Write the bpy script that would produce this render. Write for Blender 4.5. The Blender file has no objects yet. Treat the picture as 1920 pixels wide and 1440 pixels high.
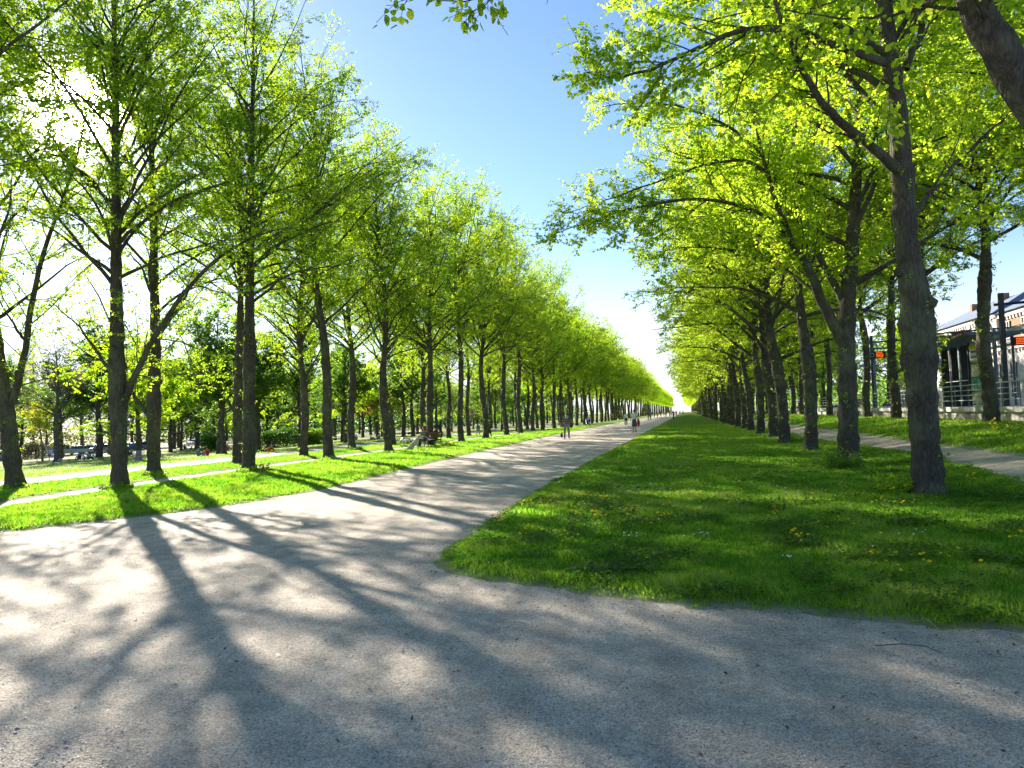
import bpy, math, time
import numpy as np
from mathutils import Vector, Matrix
T0 = time.time()
sc = bpy.context.scene
COL = sc.collection
rad = math.radians
# ------------------------------------------------------------------ camera
CH = 1.8
R_, P_, Y_ = rad(1.7), rad(2.334), rad(12.76)
F_ = 1440.0
right0 = Vector((math.cos(Y_), math.sin(Y_), 0)); fwd = Vector((-math.sin(Y_)*math.cos(P_), math.cos(Y_)*math.cos(P_), math.sin(P_)))
up0 = right0.cross(fwd).normalized()
upc = (up0*math.cos(R_) + right0*math.sin(R_)); rgt = (right0*math.cos(R_) - up0*math.sin(R_))
M3 = Matrix((rgt, upc, -fwd)).transposed()
cam_d = bpy.data.cameras.new("camera"); cam = bpy.data.objects.new("camera", cam_d); COL.objects.link(cam)
cam.matrix_world = Matrix.Translation((0, 0, CH)) @ M3.to_4x4()
cam_d.sensor_width = 36; cam_d.lens = 27; cam_d.clip_end = 6000; cam_d.clip_start = 0.05
sc.camera = cam
def ray(x, y):                       # direction of a pixel of the 1920x1440 photograph
    return (rgt*(x-960) + upc*(720-y) + fwd*F_).normalized()
def wp(x, y, Z):                     # world point at depth Z along the view axis
    d = rgt*(x-960) + upc*(720-y) + fwd*F_
    return Vector((0, 0, CH)) + d*(Z/F_)
# ------------------------------------------------------------------ light
sund = ray(142, 207)
SUN_EL = math.asin(sund.z); SUN_AZ = math.atan2(sund.x, sund.y)
sl = bpy.data.lights.new("sun", 'SUN'); so = bpy.data.objects.new("sun", sl); COL.objects.link(so)
sl.energy = 3.0; sl.angle = rad(0.55); sl.color = (1.0, 0.9, 0.76)
so.rotation_euler = sund.to_track_quat('Z', 'Y').to_euler(); so.location = (-40, 40, 40)
W = bpy.data.worlds.new("World"); sc.world = W; W.use_nodes = True
nt = W.node_tree; nt.nodes.clear()
def N(t, typ, **k):
    n = t.nodes.new(typ)
    for a, b in k.items():
        if a.startswith('i_'): n.inputs[a[2:].replace('_', ' ')].default_value = b
        elif a.startswith('n_'): n.inputs[int(a[2:])].default_value = b
        else: setattr(n, a, b)
    return n
def Lk(t, a, b, ao=0, bi=0): t.links.new(a.outputs[ao], b.inputs[bi])
sky = N(nt, 'ShaderNodeTexSky', sky_type='NISHITA', sun_disc=False, sun_elevation=SUN_EL, sun_rotation=SUN_AZ, altitude=60, air_density=1.0, dust_density=0.1, ozone_density=2.2)
bg = N(nt, 'ShaderNodeBackground', i_Strength=0.038)
hs = N(nt, 'ShaderNodeHueSaturation', i_Saturation=1.12); Lk(nt, sky, hs, 0, 4); 
sx_ = N(nt, 'ShaderNodeSeparateXYZ'); tcg = N(nt, 'ShaderNodeTexCoord'); nt.links.new(tcg.outputs['Generated'], sx_.inputs[0])
hz_ = N(nt, 'ShaderNodeMapRange', interpolation_type='SMOOTHSTEP', n_1=0.0, n_2=.22, n_3=.85, n_4=0.0); nt.links.new(sx_.outputs['Z'], hz_.inputs[0])
hzm = N(nt, 'ShaderNodeMixRGB', n_2=(5.4, 6.2, 6.6, 1)); nt.links.new(hz_.outputs[0], hzm.inputs[0]); nt.links.new(hs.outputs[0], hzm.inputs[1]); tn_ = N(nt, 'ShaderNodeMixRGB', blend_type='MULTIPLY', n_0=1.0, n_2=(1.0, .965, 1.03, 1)); nt.links.new(hzm.outputs[0], tn_.inputs[1]); Lk(nt, tn_, bg)
# aureole of the low sun (the sun lamp itself draws nothing in the sky)
geo = N(nt, 'ShaderNodeTexCoord')
dot = N(nt, 'ShaderNodeVectorMath', operation='DOT_PRODUCT'); dot.inputs[1].default_value = sund
nt.links.new(geo.outputs['Generated'], dot.inputs[0])
def glow(power, amp):
    mx = N(nt, 'ShaderNodeMath', operation='MAXIMUM', n_1=0.0); nt.links.new(dot.outputs['Value'], mx.inputs[0])
    pw = N(nt, 'ShaderNodeMath', operation='POWER', n_1=power); Lk(nt, mx, pw)
    ml = N(nt, 'ShaderNodeMath', operation='MULTIPLY', n_1=amp); Lk(nt, pw, ml); return ml
g1, g2, g3 = glow(5, 0.02), glow(70, 0.14), glow(3000, 60.0)
a1 = N(nt, 'ShaderNodeMath', operation='ADD'); Lk(nt, g1, a1); Lk(nt, g2, a1, 0, 1)
a2 = N(nt, 'ShaderNodeMath', operation='ADD'); Lk(nt, a1, a2); Lk(nt, g3, a2, 0, 1)
bg2 = N(nt, 'ShaderNodeBackground', i_Color=(1.0, 0.95, 0.86, 1)); Lk(nt, a2, bg2, 0, 1)
ad = N(nt, 'ShaderNodeAddShader'); Lk(nt, bg, ad); Lk(nt, bg2, ad, 0, 1)
wo = N(nt, 'ShaderNodeOutputWorld'); Lk(nt, ad, wo)
sc.view_settings.view_transform = 'Standard'; sc.view_settings.look = 'None'
sc.view_settings.exposure = 2.5; sc.view_settings.gamma = 1.0
cy = sc.cycles
cy.max_bounces = 8; cy.diffuse_bounces = 5; cy.transmission_bounces = 6; cy.transparent_max_bounces = 8; cy.glossy_bounces = 2
cy.use_denoising = True; cy.sample_clamp_indirect = 6; cy.caustics_reflective = False; cy.caustics_refractive = False
cy.use_adaptive_sampling = True; cy.adaptive_threshold = 0.02
# ------------------------------------------------------------------ basic helpers
def tag(o, label=None, cat=None, group=None, kind=None):
    if label: o['label'] = label
    if cat: o['category'] = cat
    if group: o['group'] = group
    if kind: o['kind'] = kind
    return o
def empty(name, loc=(0, 0, 0), rz=0.0):
    o = bpy.data.objects.new(name, None); COL.objects.link(o); o.location = loc; o.rotation_euler = (0, 0, rz); o.empty_display_size = .2
    return o
def link(name, me, parent=None):
    o = bpy.data.objects.new(name, me); COL.objects.link(o)
    if parent: o.parent = parent
    return o
def np_mesh(name, V, faces, mats, smooth=False, matidx=None, attrs=None):
    """faces: list of (n,k) int arrays"""
    me = bpy.data.meshes.new(name)
    V = np.asarray(V, np.float32); me.vertices.add(len(V)); me.vertices.foreach_set('co', V.ravel())
    fl = [np.asarray(f, np.int32) for f in faces if len(f)]
    loops = np.concatenate([f.ravel() for f in fl]); tot = np.concatenate([np.full(len(f), f.shape[1], np.int32) for f in fl])
    st = np.zeros(len(tot), np.int32); st[1:] = np.cumsum(tot)[:-1]
    me.loops.add(len(loops)); me.loops.foreach_set('vertex_index', loops)
    me.polygons.add(len(tot)); me.polygons.foreach_set('loop_start', st); me.polygons.foreach_set('loop_total', tot)
    if smooth: me.polygons.foreach_set('use_smooth', np.ones(len(tot), bool))
    for m in mats: me.materials.append(m)
    if matidx is not None: me.polygons.foreach_set('material_index', np.asarray(matidx, np.int32))
    for k, a in (attrs or {}).items():
        at = me.attributes.new(k, 'FLOAT', 'POINT'); at.data.foreach_set('value', np.asarray(a, np.float32))
    me.update(calc_edges=True)
    return me
class MB:
    """small mesh builder: boxes, tubes, lathes, prisms gathered in one mesh"""
    def __init__(s): s.v = []; s.f = []; s.m = []; s.mi = 0
    def add(s, V, F):
        b = len(s.v); s.v += [tuple(p) for p in V]; s.f += [tuple(b+i for i in f) for f in F]; s.m += [s.mi]*len(F); return s
    def box(s, c, d, rz=0, rx=0, ry=0):
        M = Matrix.Rotation(rz, 3, 'Z') @ Matrix.Rotation(ry, 3, 'Y') @ Matrix.Rotation(rx, 3, 'X')
        V = [Vector(c) + M @ Vector((x*d[0]/2, y*d[1]/2, z*d[2]/2)) for x in (-1, 1) for y in (-1, 1) for z in (-1, 1)]
        return s.add(V, [(0, 1, 3, 2), (4, 6, 7, 5), (0, 4, 5, 1), (2, 3, 7, 6), (0, 2, 6, 4), (1, 5, 7, 3)])
    def bar(s, a, b, w, h=None, n=6):
        return s.tube([a, b], [w, w if h is None else h], n)
    def tube(s, pts, r, n=8, cap=True):
        pts = [Vector(p) for p in pts]
        if not hasattr(r, '__len__'): r = [r]*len(pts)
        V = []; F = []
        for i, p in enumerate(pts):
            t = (pts[min(i+1, len(pts)-1)] - pts[max(i-1, 0)]).normalized()
            ref = Vector((0, 0, 1)) if abs(t.z) < .95 else Vector((1, 0, 0))
            a = t.cross(ref).normalized(); b = a.cross(t)
            for k in range(n):
                an = 2*math.pi*k/n; V.append(p + a*math.cos(an)*r[i] + b*math.sin(an)*r[i])
        for i in range(len(pts)-1):
            for k in range(n):
                F.append((i*n+k, i*n+(k+1) % n, (i+1)*n+(k+1) % n, (i+1)*n+k))
        if cap: F.append(tuple(range(n))[::-1]); F.append(tuple((len(pts)-1)*n+k for k in range(n)))
        return s.add(V, F)
    def ring(s, c, R, r, axis='x', n=20, m=6):
        V = []; F = []
        for i in range(n):
            A = 2*math.pi*i/n
            for k in range(m):
                B = 2*math.pi*k/m; q = R + r*math.cos(B); h = r*math.sin(B)
                p = (h, q*math.cos(A), q*math.sin(A)) if axis == 'x' else (q*math.cos(A), h, q*math.sin(A)) if axis == 'y' else (q*math.cos(A), q*math.sin(A), h)
                V.append(Vector(c)+Vector(p))
        for i in range(n):
            for k in range(m): F.append((i*m+k, ((i+1) % n)*m+k, ((i+1) % n)*m+(k+1) % m, i*m+(k+1) % m))
        return s.add(V, F)
    def ball(s, c, r, n=10, m=7):
        if not hasattr(r, '__len__'): r = (r, r, r)
        V = [Vector(c)+Vector((0, 0, -r[2]))]; F = []
        for j in range(1, m):
            ph = math.pi*j/m - math.pi/2
            for k in range(n):
                A = 2*math.pi*k/n; V.append(Vector(c)+Vector((r[0]*math.cos(ph)*math.cos(A), r[1]*math.cos(ph)*math.sin(A), r[2]*math.sin(ph))))
        V.append(Vector(c)+Vector((0, 0, r[2]))); top = len(V)-1
        for k in range(n): F.append((0, 1+(k+1) % n, 1+k)); F.append((top, top-n+k, top-n+(k+1) % n))
        for j in range(m-2):
            for k in range(n): F.append((1+j*n+k, 1+j*n+(k+1) % n, 1+(j+1)*n+(k+1) % n, 1+(j+1)*n+k))
        return s.add(V, F)
    def prism(s, poly, x0, x1, axis='x'):
        n = len(poly)
        def q(x, a, b): return (x, a, b) if axis == 'x' else (a, x, b) if axis == 'y' else (a, b, x)
        V = [q(x0, a, b) for a, b in poly] + [q(x1, a, b) for a, b in poly]
        F = [tuple(range(n))[::-1], tuple(range(n, 2*n))] + [(i, (i+1) % n, n+(i+1) % n, n+i) for i in range(n)]
        return s.add(V, F)
    def mesh(s, name, mats, smooth=False, bevel=0):
        me = bpy.data.meshes.new(name); me.from_pydata(s.v, [], s.f)
        for m in (mats if isinstance(mats, (list, tuple)) else [mats]): me.materials.append(m)
        me.polygons.foreach_set('material_index', s.m)
        if smooth: me.polygons.foreach_set('use_smooth', [True]*len(s.f))
        me.update(); return me
    def build(s, name, mats, parent=None, smooth=False, bevel=0):
        o = link(name, s.mesh(name, mats, smooth), parent)
        if bevel:
            b = o.modifiers.new('b', 'BEVEL'); b.width = bevel; b.segments = 2; b.limit_method = 'ANGLE'
        return o
# ------------------------------------------------------------------ materials
def mat(name, col=(.5, .5, .5), rough=.8, metal=0, var=0.0, scale=8.0, bump=0.0, emit=None, spec=.3, alpha=None, col2=None):
    m = bpy.data.materials.new(name); m.use_nodes = True; t = m.node_tree; b = t.nodes['Principled BSDF']
    b.inputs['Base Color'].default_value = (*col, 1); b.inputs['Roughness'].default_value = rough; b.inputs['Metallic'].default_value = metal
    b.inputs['Specular IOR Level'].default_value = spec
    if emit: b.inputs['Emission Color'].default_value = (*emit[0], 1); b.inputs['Emission Strength'].default_value = emit[1]
    if var or bump or col2:
        tc = N(t, 'ShaderNodeTexCoord'); ns = N(t, 'ShaderNodeTexNoise', i_Scale=scale, i_Detail=6.0, i_Roughness=.65)
        t.links.new(tc.outputs['Object'], ns.inputs['Vector'])
        c2 = col2 or tuple(c*(1-var) for c in col); c1 = col if col2 else tuple(min(1, c*(1+var)) for c in col)
        rp = N(t, 'ShaderNodeValToRGB'); rp.color_ramp.elements[0].position = .32; rp.color_ramp.elements[1].position = .68
        rp.color_ramp.elements[0].color = (*c2, 1); rp.color_ramp.elements[1].color = (*c1, 1)
        Lk(t, ns, rp); t.links.new(rp.outputs[0], b.inputs['Base Color'])
        if bump:
            bp = N(t, 'ShaderNodeBump', i_Strength=bump, i_Distance=.02); t.links.new(ns.outputs[0], bp.inputs['Height']); t.links.new(bp.outputs[0], b.inputs['Normal'])
    return m
def leaf_mat(name, dcols, tcols, tr=.55, objvar=.12):
    """diffuse + translucent leaf, colour varies per leaf (attribute rnd) and per tree"""
    m = bpy.data.materials.new(name); m.use_nodes = True; t = m.node_tree; t.nodes.clear()
    at = N(t, 'ShaderNodeAttribute', attribute_name='rnd')
    oi = N(t, 'ShaderNodeObjectInfo')
    def ramp(cols):
        r = N(t, 'ShaderNodeValToRGB'); e = r.color_ramp.elements
        e[0].position = 0; e[0].color = (*cols[0], 1); e[1].position = 1; e[1].color = (*cols[-1], 1)
        for i, c in enumerate(cols[1:-1]):
            x = e.new((i+1)/(len(cols)-1)); x.color = (*c, 1)
        Lk(t, at, r, 2); return r
    hv = N(t, 'ShaderNodeMapRange', n_3=1-objvar, n_4=1+objvar); t.links.new(oi.outputs['Random'], hv.inputs[0])
    def var(r):
        h = N(t, 'ShaderNodeHueSaturation'); t.links.new(hv.outputs[0], h.inputs['Value']); t.links.new(r.outputs[0], h.inputs['Color']); return h
    d = N(t, 'ShaderNodeBsdfPrincipled', i_Roughness=.5); d.inputs['Specular IOR Level'].default_value = .22
    tl = N(t, 'ShaderNodeBsdfTranslucent'); mx = N(t, 'ShaderNodeMixShader', n_0=tr); o = N(t, 'ShaderNodeOutputMaterial')
    Lk(t, var(ramp(dcols)), d); Lk(t, var(ramp(tcols)), tl); Lk(t, d, mx, 0, 1); Lk(t, tl, mx, 0, 2); Lk(t, mx, o)
    return m
M = {}
M['leafL'] = leaf_mat('linden_leaf', [(.07, .15, .012), (.13, .24, .018), (.20, .32, .03)], [(.24, .50, .012), (.50, .76, .02), (.78, .90, .04)], .64)
M['leafR'] = leaf_mat('linden_leaf_fresh', [(.06, .15, .012), (.12, .25, .018), (.18, .32, .025)], [(.34, .58, .02), (.58, .80, .035), (.80, .90, .06)], .64)
M['leafD'] = leaf_mat('dark_leaf', [(.02, .05, .012), (.04, .085, .015), (.06, .12, .02)], [(.04, .13, .015), (.08, .22, .02), (.16, .33, .03)], .4)
M['leafM'] = leaf_mat('mid_leaf', [(.04, .09, .015), (.07, .15, .02), (.11, .2, .03)], [(.1, .26, .02), (.2, .42, .03), (.35, .55, .04)], .5)
M['leafC'] = leaf_mat('copper_leaf', [(.12, .07, .03), (.18, .1, .04), (.2, .15, .05)], [(.4, .22, .06), (.5, .3, .08), (.5, .42, .1)], .5)
M['leafY'] = leaf_mat('yellow_leaf', [(.2, .24, .02), (.26, .3, .03), (.3, .34, .04)], [(.6, .68, .03), (.75, .8, .04), (.8, .82, .06)], .55)
M['bud'] = leaf_mat('bud_leaf', [(.09, .09, .06), (.12, .12, .07), (.14, .15, .08)], [(.2, .2, .1), (.25, .26, .12), (.3, .32, .14)], .4)
M['grass'] = leaf_mat('grass_blade', [(.05, .125, .01), (.11, .22, .016), (.20, .30, .035), (.33, .33, .11)], [(.09, .32, .01), (.20, .52, .015), (.42, .68, .03), (.52, .6, .14)], .52, 0)
def bark_mat(name, c1, c2, c3):
    m = bpy.data.materials.new(name); m.use_nodes = True; t = m.node_tree; b = t.nodes['Principled BSDF']; b.inputs['Roughness'].default_value = .9; b.inputs['Specular IOR Level'].default_value = .15
    tc = N(t, 'ShaderNodeTexCoord'); mp = N(t, 'ShaderNodeMapping'); mp.inputs['Scale'].default_value = (1, 1, .22); t.links.new(tc.outputs['Object'], mp.inputs[0])
    wn = N(t, 'ShaderNodeTexNoise', i_Scale=3.0, i_Detail=4.0); t.links.new(mp.outputs[0], wn.inputs['Vector'])
    mixv = N(t, 'ShaderNodeMixRGB', n_0=.5); t.links.new(mp.outputs[0], mixv.inputs[1]); t.links.new(wn.outputs['Color'], mixv.inputs[2])
    vo = N(t, 'ShaderNodeTexVoronoi', feature='DISTANCE_TO_EDGE', i_Scale=13.0); t.links.new(mixv.outputs[0], vo.inputs['Vector'])
    fr = N(t, 'ShaderNodeMath', operation='SMOOTHSTEP' if False else 'MULTIPLY', n_1=4.0); t.links.new(vo.outputs['Distance'], fr.inputs[0])
    n2 = N(t, 'ShaderNodeTexNoise', i_Scale=45.0, i_Detail=6.0, i_Roughness=.7); t.links.new(mp.outputs[0], n2.inputs['Vector'])
    n3 = N(t, 'ShaderNodeTexNoise', i_Scale=1.6, i_Detail=5.0); t.links.new(tc.outputs['Object'], n3.inputs['Vector'])
    r1 = N(t, 'ShaderNodeValToRGB'); r1.color_ramp.elements[0].color = (*c1, 1); r1.color_ramp.elements[1].color = (*c2, 1); r1.color_ramp.elements[0].position = .3; r1.color_ramp.elements[1].position = .72; Lk(t, n2, r1)
    r3 = N(t, 'ShaderNodeValToRGB'); r3.color_ramp.elements[0].position = .45; r3.color_ramp.elements[1].position = .65; Lk(t, n3, r3)
    mx = N(t, 'ShaderNodeMixRGB', n_2=(*c3, 1)); ms = N(t, 'ShaderNodeMath', operation='MULTIPLY', n_1=.6); Lk(t, r3, ms); t.links.new(ms.outputs[0], mx.inputs[0]); t.links.new(r1.outputs[0], mx.inputs[1]); t.links.new(mx.outputs[0], b.inputs['Base Color'])
    hm = N(t, 'ShaderNodeMath', operation='MULTIPLY_ADD', n_1=.5); Lk(t, n2, hm); cl = N(t, 'ShaderNodeClamp'); t.links.new(fr.outputs[0], cl.inputs[0]); t.links.new(cl.outputs[0], hm.inputs[2])
    fc = N(t, 'ShaderNodeMapRange', n_1=0.0, n_2=.5, n_3=.68, n_4=1.0); t.links.new(cl.outputs[0], fc.inputs[0]); mf = N(t, 'ShaderNodeMixRGB', blend_type='MULTIPLY', n_0=1.0); t.links.new(mx.outputs[0], mf.inputs[1]); t.links.new(fc.outputs[0], mf.inputs[2]); t.links.new(mf.outputs[0], b.inputs['Base Color'])
    bp = N(t, 'ShaderNodeBump', i_Strength=.55, i_Distance=.03); t.links.new(hm.outputs[0], bp.inputs['Height']); t.links.new(bp.outputs[0], b.inputs['Normal'])
    return m
M['bark'] = bark_mat('linden_bark', (.04, .035, .03), (.14, .122, .10), (.16, .18, .10))
M['barkG'] = bark_mat('grey_bark', (.09, .085, .075), (.24, .22, .19), (.15, .16, .11))
# ------------------------------------------------------------------ terrain
def sstep(x): x = np.clip(x, 0, 1); return x*x*(3-2*x)
def H(u, t):
    u = np.asarray(u, float); t = np.asarray(t, float)
    z = .85*sstep((u-4.6)/7.2)
    z = z + np.interp(-u-24, [0, 1.5, 4, 8, 12, 18, 27, 40, 60, 88], [0, -.04, -.25, -.6, -.85, -1.1, -1.4, -1.8, -2.35, -3.1])
    return z
def pn(u, t, s, seed=0.0):           # cheap smooth pseudo-noise, about -1..1
    a = u*s+seed*1.7; b = t*s+seed*2.3
    return (np.sin(a*1.0+1.3*np.sin(b*.9+seed))+np.sin(b*1.17+1.1*np.sin(a*1.3+2.1))+np.sin((a+b)*.83+1.9*np.sin((a-b)*.6)) + .7*np.sin((a-b)*1.9+seed))/3.7
def gp(x, y, dz=0.0):                # ground point seen at a pixel
    d = ray(x, y); o = Vector((0, 0, CH)); s = 2.0
    for _ in range(4000):
        p = o+d*s
        if p.z <= float(H(p.x, p.y)): break
        s += .03+.002*s
        if s > 900: break
    return Vector((p.x, p.y, float(H(p.x, p.y))+dz))
EL = np.array([[-5, -34], [3, -25], [6.5, -19], [9, -14.8], [11, -12.2], [12.3, -11.2], [15, -9.9], [19, -9.4], [25, -9.8], [35, -10.4], [60, -11.1], [90, -11.4], [600, -11.5]])
def uLe(t): return np.interp(t, EL[:, 0], EL[:, 1])
FR = [gp(*q) for q in ((806, 1060), (850, 1078), (1000, 1100), (1150, 1118), (1300, 1135), (1450, 1148), (1600, 1160), (1760, 1175), (1918, 1186))]
FRu = np.array([p.x for p in FR]+[FR[-1].x+2, 30]); FRt = np.array([p.y for p in FR]+[FR[-1].y-.7, FR[-1].y-4])
ER = np.array([[gp(806, 1060).y-.2, gp(806, 1060).x+.1]] + [[gp(*q).y, gp(*q).x] for q in ((850, 1022), (940, 960), (1020, 912), (1100, 868))] + [[40, -3.55], [600, -3.6]])
def uRe(t): return np.interp(t, ER[:, 0], ER[:, 1])
def fpR(t): return np.interp(t, [0, 10, 15, 19, 24, 600], [-16.2, -15.2, -15.6, -16.15, -16.35, -16.4])
def fpL(t): return fpR(t)-1.15
def rpN(t): return np.interp(t, [0, 12, 20, 27, 40, 600], [5.6, 5.9, 6.8, 7.0, 6.4, 6.4])
def rpF(t): return np.interp(t, [0, 14, 22, 30, 600], [7.3, 7.5, 8.2, 8.1, 8.0])
def edge_noise(u, t, k): return .10*pn(u, t, 2.6, k)+.08*pn(u, t, 8, k+3)+.06*pn(u, t, 19, k+5)
REG = {
 'island': lambda u, t: np.minimum(np.minimum(u-uRe(t), rpN(t)-u), t-np.interp(u, FRu, FRt)) + edge_noise(u, t, 1),
 'verge': lambda u, t: np.minimum(uLe(t)-u, u-fpR(t)) + edge_noise(u, t, 2),
 'strip': lambda u, t: np.minimum(fpL(t)-u, u+21.2) + edge_noise(u, t, 3),
 'park': lambda u, t: (-23.7-u) + edge_noise(u, t, 4)*.6,
 'bank': lambda u, t: np.minimum(u-rpF(t), 13.35-u) + edge_noise(u, t, 5)}
def tgrid(t0, t1, a=.06, b=.012):
    o = [t0]
    while o[-1] < t1: o.append(o[-1] + a + b*max(o[-1], 0))
    return np.array(o)
def sheet(name, us, ts, zf, m, kind='structure', smooth=True):
    U, Tt = np.meshgrid(us, ts); Z = zf(U, Tt); V = np.stack([U, Tt, Z], -1).reshape(-1, 3)
    nu, n_t = len(us), len(ts); i = np.arange(nu*n_t).reshape(n_t, nu)
    Fq = np.stack([i[:-1, :-1], i[:-1, 1:], i[1:, 1:], i[1:, :-1]], -1).reshape(-1, 4)
    o = link(name, np_mesh(name, V, [Fq], [m], smooth)); tag(o, kind=kind); return o
def gravel_mat():
    m = bpy.data.materials.new('gravel'); m.use_nodes = True; t = m.node_tree; b = t.nodes['Principled BSDF']; b.inputs['Roughness'].default_value = .85; b.inputs['Specular IOR Level'].default_value = .2
    tc = N(t, 'ShaderNodeTexCoord'); O = tc.outputs['Object']
    def ns(s, d=5, r=.6): n = N(t, 'ShaderNodeTexNoise', i_Scale=s, i_Detail=float(d), i_Roughness=r); t.links.new(O, n.inputs['Vector']); return n
    big, mid, fine = ns(.55, 6, .62), ns(3.4, 7, .74), ns(70, 4, .75)
    vo = N(t, 'ShaderNodeTexVoronoi', i_Scale=95.0); t.links.new(O, vo.inputs['Vector'])
    vo2 = N(t, 'ShaderNodeTexVoronoi', i_Scale=38.0); t.links.new(O, vo2.inputs['Vector'])
    r1 = N(t, 'ShaderNodeValToRGB'); e = r1.color_ramp.elements; e[0].position = .3; e[0].color = (.54, .50, .45, 1); e[1].position = .62; e[1].color = (.60, .56, .50, 1); Lk(t, big, r1)
    r2 = N(t, 'ShaderNodeValToRGB'); e = r2.color_ramp.elements; e[0].position = .34; e[0].color = (.76, .74, .72, 1); e[1].position = .62; e[1].color = (1.14, 1.10, 1.05, 1); Lk(t, mid, r2)
    r3 = N(t, 'ShaderNodeValToRGB'); e = r3.color_ramp.elements; e[0].position = 0; e[0].color = (.40, .39, .39, 1); e[1].position = .9; e[1].color = (1.55, 1.5, 1.45, 1); Lk(t, vo, r3, 1)
    mpt = N(t, 'ShaderNodeMapping'); mpt.inputs['Scale'].default_value = (2.4, .16, 1); t.links.new(O, mpt.inputs[0]); nt_ = N(t, 'ShaderNodeTexNoise', i_Scale=1.0, i_Detail=5.0, i_Distortion=.6); t.links.new(mpt.outputs[0], nt_.inputs['Vector'])
    r4 = N(t, 'ShaderNodeValToRGB'); e = r4.color_ramp.elements; e[0].position = .38; e[0].color = (.86, .85, .84, 1); e[1].position = .6; e[1].color = (1.08, 1.06, 1.04, 1); Lk(t, nt_, r4)
    m0_ = N(t, 'ShaderNodeMixRGB', blend_type='MULTIPLY', n_0=1.0); Lk(t, r1, m0_, 0, 1); Lk(t, r4, m0_, 0, 2)
    m1 = N(t, 'ShaderNodeMixRGB', blend_type='MULTIPLY', n_0=1.0); Lk(t, m0_, m1, 0, 1); Lk(t, r2, m1, 0, 2)
    m2 = N(t, 'ShaderNodeMixRGB', blend_type='MULTIPLY', n_0=.85); Lk(t, m1, m2, 0, 1); Lk(t, r3, m2, 0, 2); t.links.new(m2.outputs[0], b.inputs['Base Color'])
    h = N(t, 'ShaderNodeMath', operation='ADD'); Lk(t, fine, h); Lk(t, vo, h, 0, 1)
    b1 = N(t, 'ShaderNodeBump', i_Strength=.9, i_Distance=.016); t.links.new(h.outputs[0], b1.inputs['Height'])
    h2 = N(t, 'ShaderNodeMath', operation='ADD'); Lk(t, vo2, h2); Lk(t, mid, h2, 0, 1)
    b2 = N(t, 'ShaderNodeBump', i_Strength=.35, i_Distance=.03); t.links.new(h2.outputs[0], b2.inputs['Height']); t.links.new(b1.outputs[0], b2.inputs['Normal']); t.links.new(b2.outputs[0], b.inputs['Normal'])
    return m
M['gravel'] = gravel_mat()
def turf_mat(ca=(.10, .20, .012), cb=(.20, .34, .028)):
    m = bpy.data.materials.new('turf'); m.use_nodes = True; t = m.node_tree; b = t.nodes['Principled BSDF']; b.inputs['Roughness'].default_value = .9; b.inputs['Specular IOR Level'].default_value = .1
    tc = N(t, 'ShaderNodeTexCoord'); O = tc.outputs['Object']
    n1 = N(t, 'ShaderNodeTexNoise', i_Scale=.9, i_Detail=6.0, i_Roughness=.65); n2 = N(t, 'ShaderNodeTexNoise', i_Scale=22.0, i_Detail=5.0, i_Roughness=.75)
    for n in (n1, n2): t.links.new(O, n.inputs['Vector'])
    r1 = N(t, 'ShaderNodeValToRGB'); e = r1.color_ramp.elements; e[0].position = .3; e[0].color = (*ca, 1); e[1].position = .7; e[1].color = (*cb, 1); Lk(t, n1, r1)
    r2 = N(t, 'ShaderNodeValToRGB'); e = r2.color_ramp.elements; e[0].position = .25; e[0].color = (.45, .45, .4, 1); e[1].position = .75; e[1].color = (1.3, 1.3, 1.1, 1); Lk(t, n2, r2)
    m1 = N(t, 'ShaderNodeMixRGB', blend_type='MULTIPLY', n_0=1.0); Lk(t, r1, m1, 0, 1); Lk(t, r2, m1, 0, 2)
    at = N(t, 'ShaderNodeAttribute', attribute_name='bare'); m3 = N(t, 'ShaderNodeMixRGB', n_2=(.42, .37, .30, 1)); Lk(t, at, m3, 2, 0); Lk(t, m1, m3, 0, 1); t.links.new(m3.outputs[0], b.inputs['Base Color'])
    bp = N(t, 'ShaderNodeBump', i_Strength=1.0, i_Distance=.06); t.links.new(n2.outputs[0], bp.inputs['Height']); t.links.new(bp.outputs[0], b.inputs['Normal'])
    return m
M['turf'] = turf_mat(); M['meadow'] = turf_mat((.16, .22, .04), (.36, .36, .13))
us = np.concatenate([-np.geomspace(2500, 60, 40)[:-1], np.arange(-60, 20, .5), np.geomspace(20, 2500, 40)])
ts = np.concatenate([np.arange(-60, 0, 4), tgrid(0, 60, .2, .02), np.geomspace(62, 3500, 60)])
sheet('ground', us, ts, lambda u, t: H(u, t)-.012-.2*(u < -26), M['gravel'])
usf = np.arange(-14, 8, .07); tsf = tgrid(2.2, 26, .05, .012)
sheet('gravel_path', usf, tsf, lambda u, t: H(u, t)-.004+(.006*pn(u, t, 4.2, 7)+.004*pn(u, t, 11, 2))*sstep((26-t)/3)*sstep((t-2.2)/.5)*sstep((u+14)/.5)*sstep((8-u)/.5), M['gravel'])
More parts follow.
